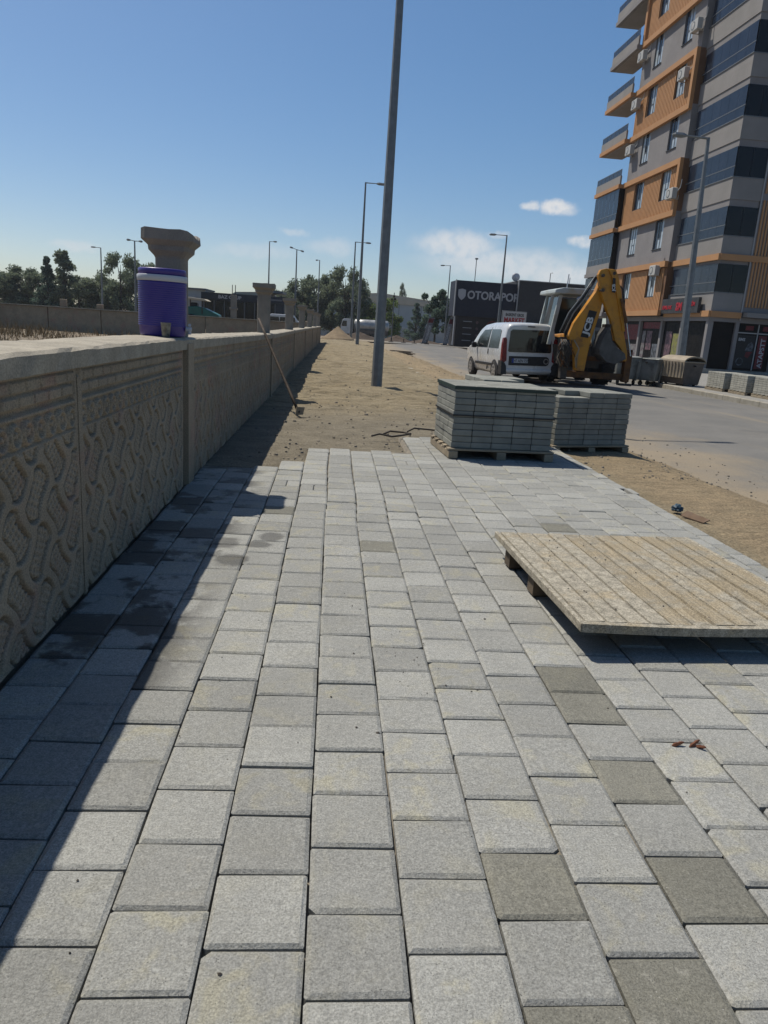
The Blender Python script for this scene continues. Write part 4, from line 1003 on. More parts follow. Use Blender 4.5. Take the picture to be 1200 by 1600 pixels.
bin_('grey wheeled container between the dented one and the tan one', 11.92, 26.95, R(35), .85, M_BINGREY, M_BINGREY, False)
bin_('tan wheeled container with rounded ribbed lid at the lamp post foot', 12.66, 26.15, R(-72), 1.15, M_BINTAN, M_BINBRN, True)
# ------------------------------------------------------------------ apartment block
ap = thing('apartment_block', 'tall grey apartment block with orange clad frames and glazed balconies', 'building', (20.45, 40.0, -.12), R(.7))
PI_ = 2.9; Z1 = 3.24; NF = 9
def zf(k): return Z1 + PI_ * (k - 1)
FX = -.30                                   # face of the window bay; balcony glazing is at x = 0
WIN = ((6.86, 8.10), (10.90, 12.12)); Y0, Y1 = 5.45, 14.0
grey = MB(); orng = MB(); obak = MB()
core_ = MB().box(.9, 14, .5, 15.0, 3.0, zf(NF) + 1.2).build('inner_wall', M_GREYPL, ap)
grey.box(1.78, 14, .02, .48, 3.3, zf(NF))
for k in range(1, NF + 1):
    z0, z1 = zf(k), zf(k + 1); s0, s1 = z0 + .95, z0 + 2.82 if k < NF else z0 + 2.8
    tgt = obak if k % 2 else grey
    tgt.box(FX, .6, Y0, Y1, z0 + .05, s0).box(FX, .6, Y0, Y1, s1, z1 + .05)
    for a, b in ((Y0, WIN[0][0]), (WIN[0][1], WIN[1][0]), (WIN[1][1], Y1)): tgt.box(FX, .6, a, b, s0, s1)
    if k % 2:       # vertical slats of the cladding
        sl_ = MB(); y = Y0 + .34
        while y < Y1 - .08:
            inwin = any(a - .17 < y < b + .03 for a, b in WIN)
            for za, zb in (((z0 + .07, s0 - .03), (s1 + .03, z1 - .28)) if inwin else ((z0 + .07, z1 - .28),)): sl_.box(FX - .06, FX + .002, y, y + .15, za, zb)
            y += .215
        stuff(sl_.build('slat_cladding', M_ORANGE, ap))
        e_ = MB(); x = 1.9
        while x < 7: e_.box(x, x + .09, -.05, .019, z0 + .32, z1 + PI_ - .02); x += .18
        stuff(e_.build('slat_cladding', M_ORANGE, ap))
    # windows of the bay
    for wi, (a, b) in enumerate(WIN):
        w_ = b - a; fr = MB(); t_ = .05; xa, xb = FX + .06, FX + .12
        fr.box(xa, xb, a, a + t_, s0, s1).box(xa, xb, b - t_, b, s0, s1).box(xa, xb, a + t_, b - t_, s0, s0 + t_).box(xa, xb, a + t_, b - t_, s1 - t_, s1)
        for q in (.36, .66): fr.box(xa, xb, a + w_ * q - .025, a + w_ * q + .025, s0 + t_, s1 - t_)
        fr.box(xa, xb, a + w_ * .36 + .025, a + w_ * .66 - .025, s0 + .60, s0 + .65)
        wn = fr.build('window', M_WFRAME, ap)
        for q0, q1, za, zb, mt in ((.04, .34, s0 + t_, s1 - t_, M_CURT), (.385, .64, s0 + .65, s1 - t_, M_BGLASSD if (k + wi) % 3 else M_CURT), (.385, .64, s0 + t_, s0 + .60, M_CURT), (.685, .96, s0 + t_, s1 - t_, M_CURT if (k + wi) % 2 else M_BGLASS)):
            MB().box(xa + .02, xa + .035, a + w_ * q0, a + w_ * q1, za, zb).build('pane', mt, wn)
        MB().box(FX - .05, FX + .06, a - .03, b + .03, s0 - .045, s0 - .004).build('sill', M_FRAME, wn)
    # right balcony: parapet, glazing
    MB().box(.02, 1.72, .02, Y0, z0 - .08, z0 + .98).build('parapet', M_GREYLT, ap)
    grey.box(.06, 1.70, .06, Y0, z0 - .42, z0 - .082)
    bal = MB().box(-.02, .04, 0, Y0, z0 + .98, z0 + 1.03).box(.04, 1.75, 0, .04, z0 + .98, z0 + 1.03).box(.0, .03, .0, Y0, z0 + 1.50, z0 + 1.545).build('balcony_rail', M_GALVD, ap)
    if k < 7 or k == 8:
        n = 6
        for i in range(n):
            a = .03 + i * (Y0 - .28) / n
            MB().box(.010, .022, a + .008, a + (Y0 - .28) / n - .008, z0 + 1.03, z0 + 1.495).build('pane', M_BGLASS, bal)
            MB().box(.008, .020, a + .008, a + (Y0 - .28) / n - .008, z0 + 1.55, z0 + 2.47).build('pane', M_BGLASS, bal)
        for i in range(2): MB().box(.05 + i * .84, .87 + i * .84, .012, .024, z0 + 1.03, z0 + 2.47).build('pane', M_BGLASSD, bal)
    else:
        for i in range(3): MB().box(.010, .022, .03 + i * 1.7, 1.70 + i * 1.7, z0 + 1.03, z0 + 1.495).build('pane', M_BGLASS, bal)
    MB().box(1.73, 1.79, -.03, .03, z0 - .4, z0 + 2.5).build('corner_strip', M_LFRAME, ap)
    # left balcony
    BX, BY = -.78, 18.7
    tgt = orng if 3 <= k <= 6 else grey
    tgt.box(BX - .06, .9, Y1 + .02, BY + .1, z0 - .22, z0 + .04)
    MB().box(BX, BX + .12, Y1 + .02, BY, z0 + .045, z0 + .58).box(BX + .11, .9, BY - .12, BY - .002, z0 + .046, z0 + .578).build('parapet', M_GREYLT, ap)
    MB().box(BX + .14, .88, Y1 + .04, BY - .14, z0 - .262, z0 - .224).build('balcony_ceiling', M_GREYLT, ap)
    n = 6; L_ = (BY - Y1) / n
    br = MB().box(BX + .02, BX + .08, Y1 + .02, BY, z0 + .58, z0 + .62).box(BX + .04, BX + .07, Y1 + .02, BY, z0 + 1.00, z0 + 1.03)
    for i in range(n + 1): br.box(BX + .035, BX + .065, Y1 + .02 + i * L_ * .99, Y1 + .05 + i * L_ * .99, z0 + .62, z0 + 1.00)
    br = br.build('balcony_rail', M_GALVD, ap)
    for i in range(n):
        a = Y1 + .06 + i * L_ * .99
        MB().box(BX + .045, BX + .055, a, a + L_ - .06, z0 + .63, z0 + .995).build('pane', M_BGLASS, br)
        if k <= 3 and i == 0: MB().box(BX + .05, FX + .01, Y1 + .012, Y1 + .03, z0 + .05, z0 + 2.66).build('return_pane', M_BGLASSD, ap)
        if k <= 3: MB().box(BX + .045, BX + .055, a, a + L_ - .05, z0 + 1.04, z0 + 2.62).build('pane', M_BGLASS, br)
# orange frames
def frame(k, left):
    orng.box(FX - .22, FX - .003, Y0 + .004, left, zf(k) - .22, zf(k) + .10).box(FX - .22, FX - .003, Y0 + .004, left, zf(k + 1) - .24, zf(k + 1) + .08)
    orng.box(FX - .22, FX - .003, Y0 + .003, Y0 + .30, zf(k) + .102, zf(k + 1) - .242)
frame(3, Y1); frame(5, Y1); frame(7, Y1); frame(9, Y1)
orng.box(FX - .22, FX - .003, Y1 - .3, Y1 - .002, zf(7) + .102, zf(8) - .242).box(FX - .22, FX - .003, Y1 - .3, Y1 - .002, zf(1) + .102, zf(2) - .24)
orng.box(FX - .22, FX - .003, Y0, Y1, zf(2) - .238, zf(2) + .09).box(-.10, .018, -.05, Y0 - .003, zf(2) - .24, zf(2) + .085).box(.019, 13.9, -.10, .015, zf(2) - .236, zf(2) + .08)
orng.box(FX - .22, FX - .003, Y0, Y1, zf(1) - .22, zf(1) + .10).box(-.12, .018, -.05, Y0 - .003, zf(1) - .30, zf(1) + .02).box(.019, 1.74, -.10, .015, zf(1) - .30, zf(1) + .015)
grey.build('wall', M_GREYPL, ap); obak.build('cladding_backing', surf('orange_backing', (.20, .10, .05), (.17, .085, .04), 1.2, .8), ap); orng.build('orange_cladding', M_ORANGE, ap)
# shopfronts
sh_ = MB().box(.35, 14, .4, 15, -.4, 3.0).build('shop_wall', M_BLKPANEL, ap)
MB().box(.0, 14, .05, 15, 2.72, 3.0).build('soffit', M_GREYPL, ap)
MB().box(-.4, 14.2, -.2, 15, -.4, .16).build('plinth', M_PLAINC, ap)
for y in (.12, 3.1, 5.75, 9.0, 12.0, 14.6): MB().box(.04, .34, y, y + .26, .16, 2.72).build('pillar', M_GREYPL, ap)
for a, b in ((.40, 3.08), (3.38, 5.73), (6.03, 8.98), (9.28, 11.98), (12.28, 14.58)):
    MB().box(.20, .215, a + .02, b - .02, .20, 2.70).build('shop_glass', M_SHOPG, ap)
def poster(y0, y1, z0, z1, mt): return MB().box(.185, .196, y0, y1, z0, z1).build('poster', mt, ap)
poster(3.6, 4.35, .5, 2.0, M_PAPER[0]); poster(4.5, 5.3, .4, 2.1, M_PAPER[3]); poster(6.3, 7.1, .4, 1.3, M_PAPER[4]); poster(6.2, 8.8, 2.25, 2.65, M_PAPER[2]); poster(7.3, 8.1, .9, 2.1, M_PAPER[3])
poster(8.3, 8.8, .4, 2.1, M_PAPER[1]); poster(9.4, 11.8, 1.5, 2.5, M_PAPER[2]); poster(9.6, 10.6, .3, 1.2, M_PAPER[1]); poster(10.8, 11.7, .3, .8, M_PAPER[0])
# end shop under the grey canopy
MB().box(1.85, 12, -.45, .0, 3.02, 3.27).build('canopy', M_GREYLT, ap)
for x in (1.62, 3.95, 6.2): MB().box(x, x + .2, .06, .36, .16, 2.72).build('pillar', M_GREYPL, ap)
MB().box(.36, 1.60, .2, .22, .2, 2.7).build('shop_glass', M_SHOPG, ap)
MB().box(1.84, 3.93, .22, .235, .2, 2.7).build('shop_glass', M_SHOPG, ap)
MB().box(1.84, 3.93, .20, .26, 2.18, 2.24).build('transom', M_LFRAME, ap); MB().box(3.02, 3.08, .20, .26, .2, 2.7).build('mullion', M_LFRAME, ap)
pz = lambda x0, x1, z0, z1, mt, nm='poster': MB().box(x0, x1, .195, .216, z0, z1).build(nm, mt, ap)
p1 = pz(1.92, 2.96, .3, 2.1, M_SIGNK); text('poster_text', 'BMS', .22, M_SIGNG, p1, (1.98, .19, 1.78), (R(90), 0, 0), .002, .006)
MB().prism([(2.45, 1.25), (2.60, 1.62), (2.78, 1.75), (2.92, 1.55), (2.85, 1.25)], .188, .194).build('printed_fairing', M_PAPER[4], p1)
MB().prism([(2.50, .95), (2.55, 1.2), (2.92, 1.22), (2.70, .85)], .188, .194).build('printed_fairing', M_PAPER[2], p1)
MB().lathe([(.22, .189), (.22, .194)], 24, (2.25, 0, .65), 'y').build('printed_wheel', M_PAPER[4], p1); MB().lathe([(.16, .186), (.16, .1885)], 24, (2.25, 0, .65), 'y').build('printed_hub', M_SIGNK, p1)
p2 = pz(3.16, 3.62, .3, 2.1, M_PAPER[2]); text('poster_text', 'ATAPSTT', .36, M_SIGNG, p2, (3.56, .19, .36), (R(90), R(-90), 0), .002, .008, 'LEFT', 1.08)
for x in (2.3, 3.3): q = pz(x, x + .45, 2.36, 2.6, M_PAPER[2])
# sign band of the corner shop
sg = MB().box(-.30, -.13, .92, 4.95 + .55, 3.02 + .12, 3.98).build('sign_board', surf('charcoal_sign', (.035, .037, .04), (.05, .05, .053), 2, .6), ap)
RT = (R(90), 0, R(-90))
text('sign_text', 'SM', .62, M_SIGNR, sg, (-.315, 3.55, 3.30), RT, .01, .02)
text('sign_text', 'EMLAK', .30, M_SIGNR, sg, (-.312, 5.30, 3.38), RT, .01, .008, 'LEFT', 1.35)
text('sign_text', 'İLETİŞİM', .30, M_SIGNR, sg, (-.312, 2.55, 3.52), RT, .01, .008, 'LEFT', 1.0)
# air conditioners
acm = {}
def ac(label, y, z, x=FX):
    t = thing('air_conditioner', label, 'air conditioner', (20.45, 40, -.12), R(.7), 'air conditioners on the apartment block')
    bx = MB().cbox((x - .33, y, z), (.30, .86, .60), .025).build('casing', M_AC, t)
    MB().lathe([(.22, 0), (.22, -.012)], 24, (x - .48, y + .12, z), 'x').build('fan_grille', M_GALVD, t)
    MB().lathe([(.17, -.013), (.05, -.02)], 20, (x - .48, y + .12, z), 'x').build('fan', M_AC, t)
    for dy in (-.3, .3): MB().box(x - .46, x - .005, y + dy - .02, y + dy + .02, z - .34, z - .305).box(x - .04, x - .005, y + dy - .02, y + dy + .02, z - .305, z - .1).build('bracket', M_AC, t)
    MB().tube([(x - .2, y - .45, z + .1), (x - .06, y - .5, z + .3), (x - .04, y - .52, z + .75)], .03, 6).build('pipe', M_AC, t)
for lab, y, z in (('air conditioner beside the lowest orange window next to the sign', 6.55, 5.72), ('air conditioner at the corner of the lower orange frame behind the lamp post', 5.05 + .7, 10.05),
                  ('air conditioner in front of the window inside the middle orange frame', 6.55, 16.7), ('air conditioner above the top right corner of the middle orange frame', 5.75, 18.95),
                  ('lowest air conditioner by the left balconies', 13.35, 14.0), ('middle air conditioner by the left balconies', 13.35, 16.85), ('topmost air conditioner by the left balconies', 13.35, 19.75)):
    ac(lab, y, z)

# ------------------------------------------------------------------ buildings across the junction
ob = thing('navy_showroom', 'dark navy showroom with white lettering and black panelled shopfront', 'building', (11.95, 75, zg(75) - .2), R(1.5))
MB().box(0, 6.15, 0, 3.4, 3.0, 6.4).build('upper_cladding', M_NAVY, ob)
MB().box(.25, 6.15, .15, 3.3, 0, 3.0).build('shopfront', M_BLKPANEL, ob)
MB().box(-.10, -.005, -.1, .12, 2.9, 6.45).build('edge_trim', M_LFRAME, ob)
text('sign_text', 'OTORAPOR', 1.08, M_SIGNG, ob, (1.15, -.02, 4.72), (R(90), 0, 0), .02, .03, 'LEFT', .90)
MB().prism([(.22, 5.52), (.60, 5.62), (.98, 5.52), (.98, 4.95), (.85, 4.72), (.60, 4.52), (.35, 4.72), (.22, 4.95)], -.05, -.004).build('shield_emblem', M_SIGNG, ob)
for i in range(3):
    for j in range(4): MB().box(.45 + i * 1.9, 2.2 + i * 1.9, .125, .148, .25 + j * .68, .85 + j * .68).build('panel', M_BLKPANEL, ob)
for j in range(4):
    MB().box(1.0, 1.9, .112, .124, .62 + j * .62, .67 + j * .62).build('printed_line', M_SIGNG, ob); MB().lathe([(.14, .112), (.14, .124)], 16, (2.45, 0, .60 + j * .62), 'y').build('printed_dot', M_PAPER[3], ob)
MB().lathe([(.62, .100), (.62, .112)], 28, (4.0, 0, 2.1), 'y').build('printed_ring', M_PAPER[2], ob); MB().lathe([(.48, .09), (.48, .099)], 28, (4.0, 0, 2.1), 'y').build('printed_disc', M_BLKPANEL, ob)
MB().box(.02, .10, .0, .12, .1, 2.95).build('drainpipe', M_SIGNW, ob)
MB().tube([(2.3, 2.5, 6.4), (2.3, 2.5, 8.7)], .04, 6).cbox((2.3, 2.5, 8.75), (.3, .2, .15), .03).build('roof_mast', M_GALV, ob)
gb = thing('slate_hall', 'plain slate grey hall right of the navy showroom', 'building', (18.25, 75, zg(75) - .2), R(1.5))
MB().box(0, 9, 0, 16, 2.6, 6.75).box(.3, 9, .6, 16, 0, 2.6).build('wall', M_SLATE, gb)
MB().box(-.02, 9.05, -.04, 16, 6.75, 6.83).build('roof_edge', M_LFRAME, gb)
MB().box(-.10, -.005, -.08, .1, 2.3, 6.8).build('corner_trim', M_LFRAME, gb)
MB().box(1.4, 9, -.9, -.002, 2.45, 2.75).build('awning', M_GALVD, gb)
text('sign_text', 'KÜNEFE', .62, M_SIGNW, gb, (3.0, -.93, 2.50), (R(90), 0, 0), .02, .012, 'LEFT', .8)
for i in range(4): MB().box(.6 + i * 2.1, 2.5 + i * 2.1, .57, .598, .2, 2.3).build('shop_glass', M_BGLASSD, gb)
MB().tube([(4.3, 4, 6.8), (4.3, 4, 8.0), (4.55, 4, 8.05)], .04, 6).build('roof_mast', M_GALV, gb)
MB().tube([(6.4, 4, 6.8), (6.45, 4, 7.7)], .05, 6).build('roof_mast', M_WHITEP, gb)
MB().lathe([(.02, -.1), (.35, .0), (.42, .08)], 18, (-.1, 1.2, 7.15), 'y').build('dish', M_WHITEP, gb); MB().tube([(-.1, 1.3, 6.8), (-.1, 1.3, 7.2)], .04, 6).build('dish_stand', M_GALV, gb)
ms = thing('market_sign', 'white roadside sign reading MARKET in red behind the van', 'sign', (13.0, 58, zg(58) - .12), R(1))
MB().box(.05, .15, .0, .1, 0, 2.2).box(1.75, 1.85, .0, .1, 0, 2.2).build('leg', M_GALVD, ms)
MB().cbox((.98, .04, 2.72), (1.96, .16, .98), .02).build('sign_box', M_GALVD, ms)
sf = MB().box(.05, 1.91, -.055, -.042, 2.28, 3.16).build('sign_face', M_SIGNW, ms)
text('sign_text', 'MARKET', .52, M_SIGNR, sf, (.98, -.062, 2.34), (R(90), 0, 0), .004, .018, 'CENTER', .83)
text('sign_text', 'BASKENT GROS', .30, M_SIGNK, sf, (.98, -.062, 2.82), (R(90), 0, 0), .004, .008, 'CENTER', .68)
for i, (x, y, lean, lab) in enumerate(((9.35, 79, .22, 'leaning dark banner stand furthest left of three'), (11.3, 77, .20, 'slim leaning banner stand in the middle of three'), (12.0, 76.3, .24, 'leaning banner stand beside the navy showroom'))):
    t = thing('banner_stand', lab, 'banner', (x, y, zg(y) - .23), 0, 'leaning banner stands at the junction'); w_ = .62 if i != 1 else .45
    sk = lambda x_, z_: (x_ + lean * z_, z_)
    MB().prism([sk(0, .1), sk(w_, .1), sk(w_, 2.75), sk(0, 2.75)], 0, .05).build('banner', surf('banner_grey_%d' % i, (.34, .33, .34), (.20, .20, .21), 2, .7), t)
    MB().prism([sk(.05, 2.2), sk(w_ - .05, 2.2), sk(w_ - .05, 2.65), sk(.05, 2.65)], -.012, -.002).build('banner_emblem', M_PAPER[2], t)
    text('banner_text', 'OTORAPOR', .34, M_SIGNW, t, (w_ * .78 + lean * .2, -.01, .2), (R(90), R(-90 + math.degrees(math.atan(lean))), 0), .004, .01, 'LEFT', .95)
    MB().box(-.1, w_ + .1, -.4, .4, .0, .1).build('foot', M_BLACK, t)
# bollards with chain at the kerb of the junction
for i, x in enumerate((5.9, 7.2, 8.3, 9.6)):
    t = thing('bollard', '%s short dark bollard in the row at the junction' % ('leftmost', 'second from left', 'third from left', 'rightmost')[i], 'bollard', (x, 76.5, zg(76.5) - .21), 0, 'short bollards at the junction')
    MB().tube([(0, 0, 0), (0, 0, .42)], .05, 8).build('shaft', M_STEELD, t); MB().cbox((0, 0, .02), (.5, .3, .05), .01).build('foot', M_STEELD, t)
# pale warehouse and low white wall
wh_ = thing('pale_warehouse', 'long pale blue warehouse with cream roof in the far background', 'building', (-9, 200, -1.5), R(1.5))
MB().box(0, 42, 0, 40, 0, 9.2).build('wall', M_WARE, wh_)
MB().prism([(-.3, 8.4), (42.3, 8.4), (42.3, 8.6), (21, 10.3), (-.3, 8.6)], -.4, -.005).build('gable_trim', M_CREAM, wh_)
MB().prism([(-.3, 9.21), (42.3, 9.21), (21, 11.0)], -.2, 40).build('roof', M_CREAM, wh_)
for i in range(7): MB().box(2 + i * 6, 2.12 + i * 6, -.06, -.005, .2, 8.3).build('cladding_joint', M_GALVD, wh_)
ww = thing('white_boundary_wall', 'low white wall running in front of the pale warehouse', 'wall', (0, 150, -1.5))
for i in range(10): MB().cbox((-12 + i * 4.0, 0, 1.25), (3.97, .3, 2.6), .03).build('panel', M_WHITEW, ww)
kk = thing('gate_cabin', 'small pale cabin with flat white roof in front of the warehouse', 'cabin', (9.2, 145, -1.2))
MB().box(0, 2.4, 0, 2.4, 0, 3.3).build('wall', M_WARE, kk); MB().box(-.3, 2.7, -.5, 2.7, 3.3, 3.55).build('roof', M_WHITEW, kk); MB().box(.3, 1.4, -.04, -.005, 1.5, 2.5).build('window', M_BGLASSD, kk)
# truck
tr = thing('tanker_truck', 'white cabbed tanker truck parked beyond the sand heap', 'truck', (1.1, 122, zg(122) - .02))
MB().prism([(0, .6), (0, 1.7), (.25, 2.75), (.5, 2.95), (1.9, 2.95), (1.9, .6)], -1.2, 1.2).build('cab', M_CARW, tr, bevel=.06)
MB().prism([(.10, 1.75), (.30, 2.6), (.95, 2.6), (.95, 1.75)], -1.215, -1.202).build('side_window', M_CARG, tr)
MB().lathe([(.5, 2.1), (.95, 2.3), (.98, 4), (.98, 6.2), (.95, 7.6), (.5, 7.8)], 24, (0, 0, 2.0), 'x').build('tank', surf('tank_shell', (.55, .55, .53), (.40, .40, .38), 1.5, .35, metal=.3), tr, True)
MB().box(.3, 7.7, -.6, .6, .65, 1.0).box(2.2, 7.6, -1.15, -.9, .7, 1.35).build('chassis', M_BINBRN, tr)
for x in (1.0, 5.3, 6.6):
    for s in (-1, 1): MB().lathe([(.28, -.15), (.5, -.14), (.52, 0), (.5, .14), (.28, .15)], 20, (x, s * 1.0, .52), 'y').build('wheel', M_RUBBER, tr, True)
MB().cbox((-.15, -1.3, 2.2), (.1, .25, .5), .03).build('mirror', M_BLACK, tr)

# ------------------------------------------------------------------ behind the wall, left
fw = thing('far_boundary_wall', 'dark concrete panel wall across the dry field', 'wall', (0, 36, 0))
pm = panel_mesh(2.33, .05, 1.0)
for i in range(19):
    o = MB().cbox((-2.45 - i * 2.4, .1, .51), (2.36, .18, 1.1), .02).build('panel', M_WALL, fw)
    o.location = (0, 0, .0)
for i in range(7):
    MB().cbox((-1.25 - i * 7.2, -.02, .56), (.24, .3, 1.24), .02).build('post', M_WALL, fw)
MB().box(-48, -1.2, -.06, .24, 1.062, 1.10).build('coping', M_COPING, fw)
for i, (x, y, h, lab) in enumerate(((-4.75, 36.1, 1.05, 'grey column with bare starter bars on the far wall behind'), (-12.55, 36.1, .35, 'dark column stub on the far wall left of the cooler'), (-10.9, 36.1, .22, 'short concrete stub on the far wall beside the lamp post'))):
    t = thing('column_stub', lab, 'column', (x, y, 1.10), 0, 'unfinished columns on the far wall')
    MB().cbox((0, 0, h * .5), (.26, .24, h), .015).build('shaft', M_COLUMN if i == 0 else M_WALL, t)
    if i == 0:
        MB().cbox((0, 0, .42), (.36, .3, .1), .02).build('collar', M_COLUMN, t)
        for dx in (-.07, .07): MB().tube([(dx, 0, h), (dx, 0, h + .45)], .018, 5).build('starter_bar', M_STEELD, t)
gm = MB(); rr = random.Random(12)
for _ in range(15000):
    y = 6 + 29 * rr.random() ** .8; x = -1.6 - rr.random() * (y * .55 + 6)
    den = nz(x * .3, y * .3, 2) + .35 * sm(-7, -14, x)
    if den < -.05: continue
    z = -.02 + .10 * nz(x * .25, y * .25); h = rr.uniform(.12, .38) * (1 + .8 * max(0, den)) * lerp(x, (-16, -9, -5), (1.45, .8, .35)); a = rr.random() * 6.28; w_ = rr.uniform(.008, .02); lx, ly = rr.gauss(0, .12), rr.gauss(0, .12)
    dx, dy = w_ * math.cos(a), w_ * math.sin(a)
    gm.add([(x - dx, y - dy, z), (x + dx, y + dy, z), (x + lx, y + ly, z + h)], [(0, 1, 2)])
me = bpy.data.meshes.new('dry_grass'); me.from_pydata(gm.v, [], gm.f); me.materials.append(M_DRY)
g_ = stuff(link('dry_grass', me)); g_['label'] = 'tall dry straw grass in the field behind the wall'; g_['category'] = 'grass'
# long dark shop with cream roof
bz = thing('dark_shop_row', 'low dark shop row with cream roof behind the second wall column', 'building', (-12.0, 70, -.2), R(-2))
MB().box(0, 7.4, 0, 8, 0, 3.0).build('wall', M_SHUTTER, bz)
MB().box(-.1, 7.5, -.25, -.004, 2.72, 3.32).build('sign_board', M_SHUTTER, bz)
MB().prism([(2.4, 3.33), (5.8, 3.33), (5.6, 3.72), (2.8, 3.55)], 1, 9).build('roof', M_CREAM, bz)
MB().box(4.2, 6.8, 4, 8, 3.75, 3.98).build('roof_box', M_GALVD, bz)
text('sign_text', 'BAZ GRUP', .40, M_SIGNG, bz, (1.45, -.27, 2.86), (R(90), 0, 0), .01, .012, 'LEFT', 1.1)
MB().box(4.9, 7.2, -.262, -.252, 2.94, 3.08).build('sign_line', surf('sign_dim', (.14, .15, .17), None, rough=.6), bz)
for i in range(8): MB().box(.1 + i * .92, .16 + i * .92, -.09, -.004, .1, 2.68).build('mullion', M_GALVD, bz)
for i in range(7): MB().box(.2 + i * .92, .98 + i * .92, -.03, -.006, .2, 2.6).build('shop_glass', M_BGLASSD, bz)
MB().box(5.0, 5.14, -.16, -.10, .0, 2.7).box(5.4, 5.5, -.16, -.10, .0, 2.7).build('door_frame', M_LFRAME, bz)
wb = thing('white_shed', 'small grey-white block at the left end of the dark shop row', 'building', (-14.3, 72, -.2))
MB().box(0, 2.2, 0, 5, 0, 3.55).build('wall', M_WHITEW, wb); MB().box(-.1, 2.3, -.3, 5.1, 3.55, 3.68).build('roof', M_GALVD, wb); MB().box(.0, 1.4, -.8, -.3, 2.75, 2.9).build('awning', M_WHITEW, wb)
# green machine with canopy
gp = thing('green_machine', 'dark green wheeled farm machine with cream canopy behind the far wall', 'farm machine', (-9.0, 52, -.1))
MB().prism([(-.9, .6), (-.9, 1.70), (-.2, 1.78), (.35, 1.66), (1.25, 1.28), (1.4, .6)], -.6, .6).build('body', M_GREENM, gp, bevel=.06)
MB().prism([(-1.15, 2.22), (-1.0, 2.34), (.3, 2.26), (.55, 2.13), (.3, 2.12)], -.8, .8).build('canopy', M_CREAM, gp, bevel=.03)
for x, y in ((-.85, -.6), (-.85, .6), (.15, -.6), (.15, .6)): MB().tube([(x, y, 1.3), (x, y, 2.2)], .04, 6).build('canopy_post', M_STEELD, gp)
MB().cbox((-.45, 0, 1.85), (.45, .5, .3), .05).build('seat', M_BLACK, gp)
for x, r in ((-.6, .62), (.85, .42)):
    for s in (-1, 1): MB().lathe([(r * .5, -.16), (r, -.14), (r, .14), (r * .5, .16)], 22, (x, s * .78, r), 'y').build('wheel', M_RUBBER, gp, True)
MB().cbox((1.55, 0, .75), (.3, .5, .45), .05).build('front_weight', M_STEELD, gp)
# white minibus
mb_ = thing('parked_minibus', 'small white minibus between the second and third wall columns', 'minibus', (-4.85 * 1.1, 68, -.35))
MB().prism([(-.5, .35), (-.5, 1.75), (-.2, 1.95), (1.7, 1.95), (2.1, 1.45), (2.9, 1.2), (3.0, .35)], -.9, .9).build('body', M_CARW, mb_, bevel=.08)
for a, b in ((-.35, .45), (.55, 1.25), (1.32, 1.85)): MB().prism([(a, 1.25), (a, 1.72), (b, 1.72), (b + .1, 1.25)], -.915, -.902).build('side_window', M_CARG, mb_)
for x in (.2, 2.3):
    for s in (-1, 1): MB().lathe([(.18, -.1), (.33, -.09), (.33, .09), (.18, .1)], 18, (x, s * .84, .33), 'y').build('wheel', M_RUBBER, mb_, True)

# ------------------------------------------------------------------ trees
def crown_mesh(kind, seed, nleaf, mat):
    """crown in a unit-high frame: z 0..1"""
    rnd = random.Random(seed); b = MB(); clumps = []
    if kind == 'broad':
        for _ in range(46):
            a = rnd.random() * 6.283; z = rnd.uniform(.16, .96); rmax = .46 * math.sin(math.pi * min(1, (z * .82 + .14))) ** .65
            r = rmax * rnd.uniform(.25, 1) ** .6; clumps.append((r * math.cos(a), r * math.sin(a), z, rnd.uniform(.07, .135)))
    elif kind == 'poplar':
        for _ in range(44):
            a = rnd.random() * 6.283; z = rnd.uniform(.10, .97); r = .15 * math.sin(math.pi * (z * .8 + .17)) ** .7 * rnd.uniform(.2, 1) ** .6; clumps.append((r * math.cos(a), r * math.sin(a), z, rnd.uniform(.04, .075)))
    elif kind == 'conifer':
        for _ in range(70):
            a = rnd.random() * 6.283; z = rnd.uniform(.04, .97); r = .30 * (1 - z) * rnd.uniform(.4, 1.05) + .01; clumps.append((r * math.cos(a), r * math.sin(a), z - .04 * r, .03 + .06 * (1 - z)))
    else:   # pine: separate plates of needles with gaps
        for _ in range(26):
            a = rnd.random() * 6.283; z = rnd.uniform(.25, .97); r = rnd.uniform(.05, .42) * (1.1 - .5 * z); clumps.append((r * math.cos(a), r * math.sin(a), z, rnd.uniform(.06, .11)))
    per = nleaf // len(clumps)
    for cx, cy, cz, cr in clumps:
        for _ in range(per):
            d = Vector((rnd.gauss(0, 1), rnd.gauss(0, 1), rnd.gauss(0, .75))); d = d.normalized() * cr * rnd.uniform(.3, 1.08)
            p = Vector((cx, cy, cz)) + d; s = rnd.uniform(.008, .019) * (1 if kind != 'conifer' else .8)
            u = Vector((rnd.gauss(0, 1), rnd.gauss(0, 1), rnd.gauss(0, 1))).normalized(); v = u.orthogonal().normalized()
            v.rotate(Matrix.Rotation(rnd.random() * 6.28, 3, u)); w2 = u.cross(v)
            b.add([p + v * s * 1.5, p + w2 * s * .8, p - v * s * 1.5, p - w2 * s * .8], [(0, 1, 2, 3)])
    me = bpy.data.meshes.new('crown'); me.from_pydata(b.v, [], b.f); me.materials.append(mat)
    t = MB(); t.tube([(0, 0, -.06), (.006, 0, .12), (-.006, .006, .4), (.004, 0, .85)], [.026, .022, .014, .004], 7)
    for cx, cy, cz, cr in clumps[::4]: t.tube([(0, 0, max(.08, cz * .55)), (cx * .5, cy * .5, cz * .82), (cx, cy, cz)], [.010, .007, .003], 5)
    return me, t.mesh('trunk', M_BARK)
PROTO = {}
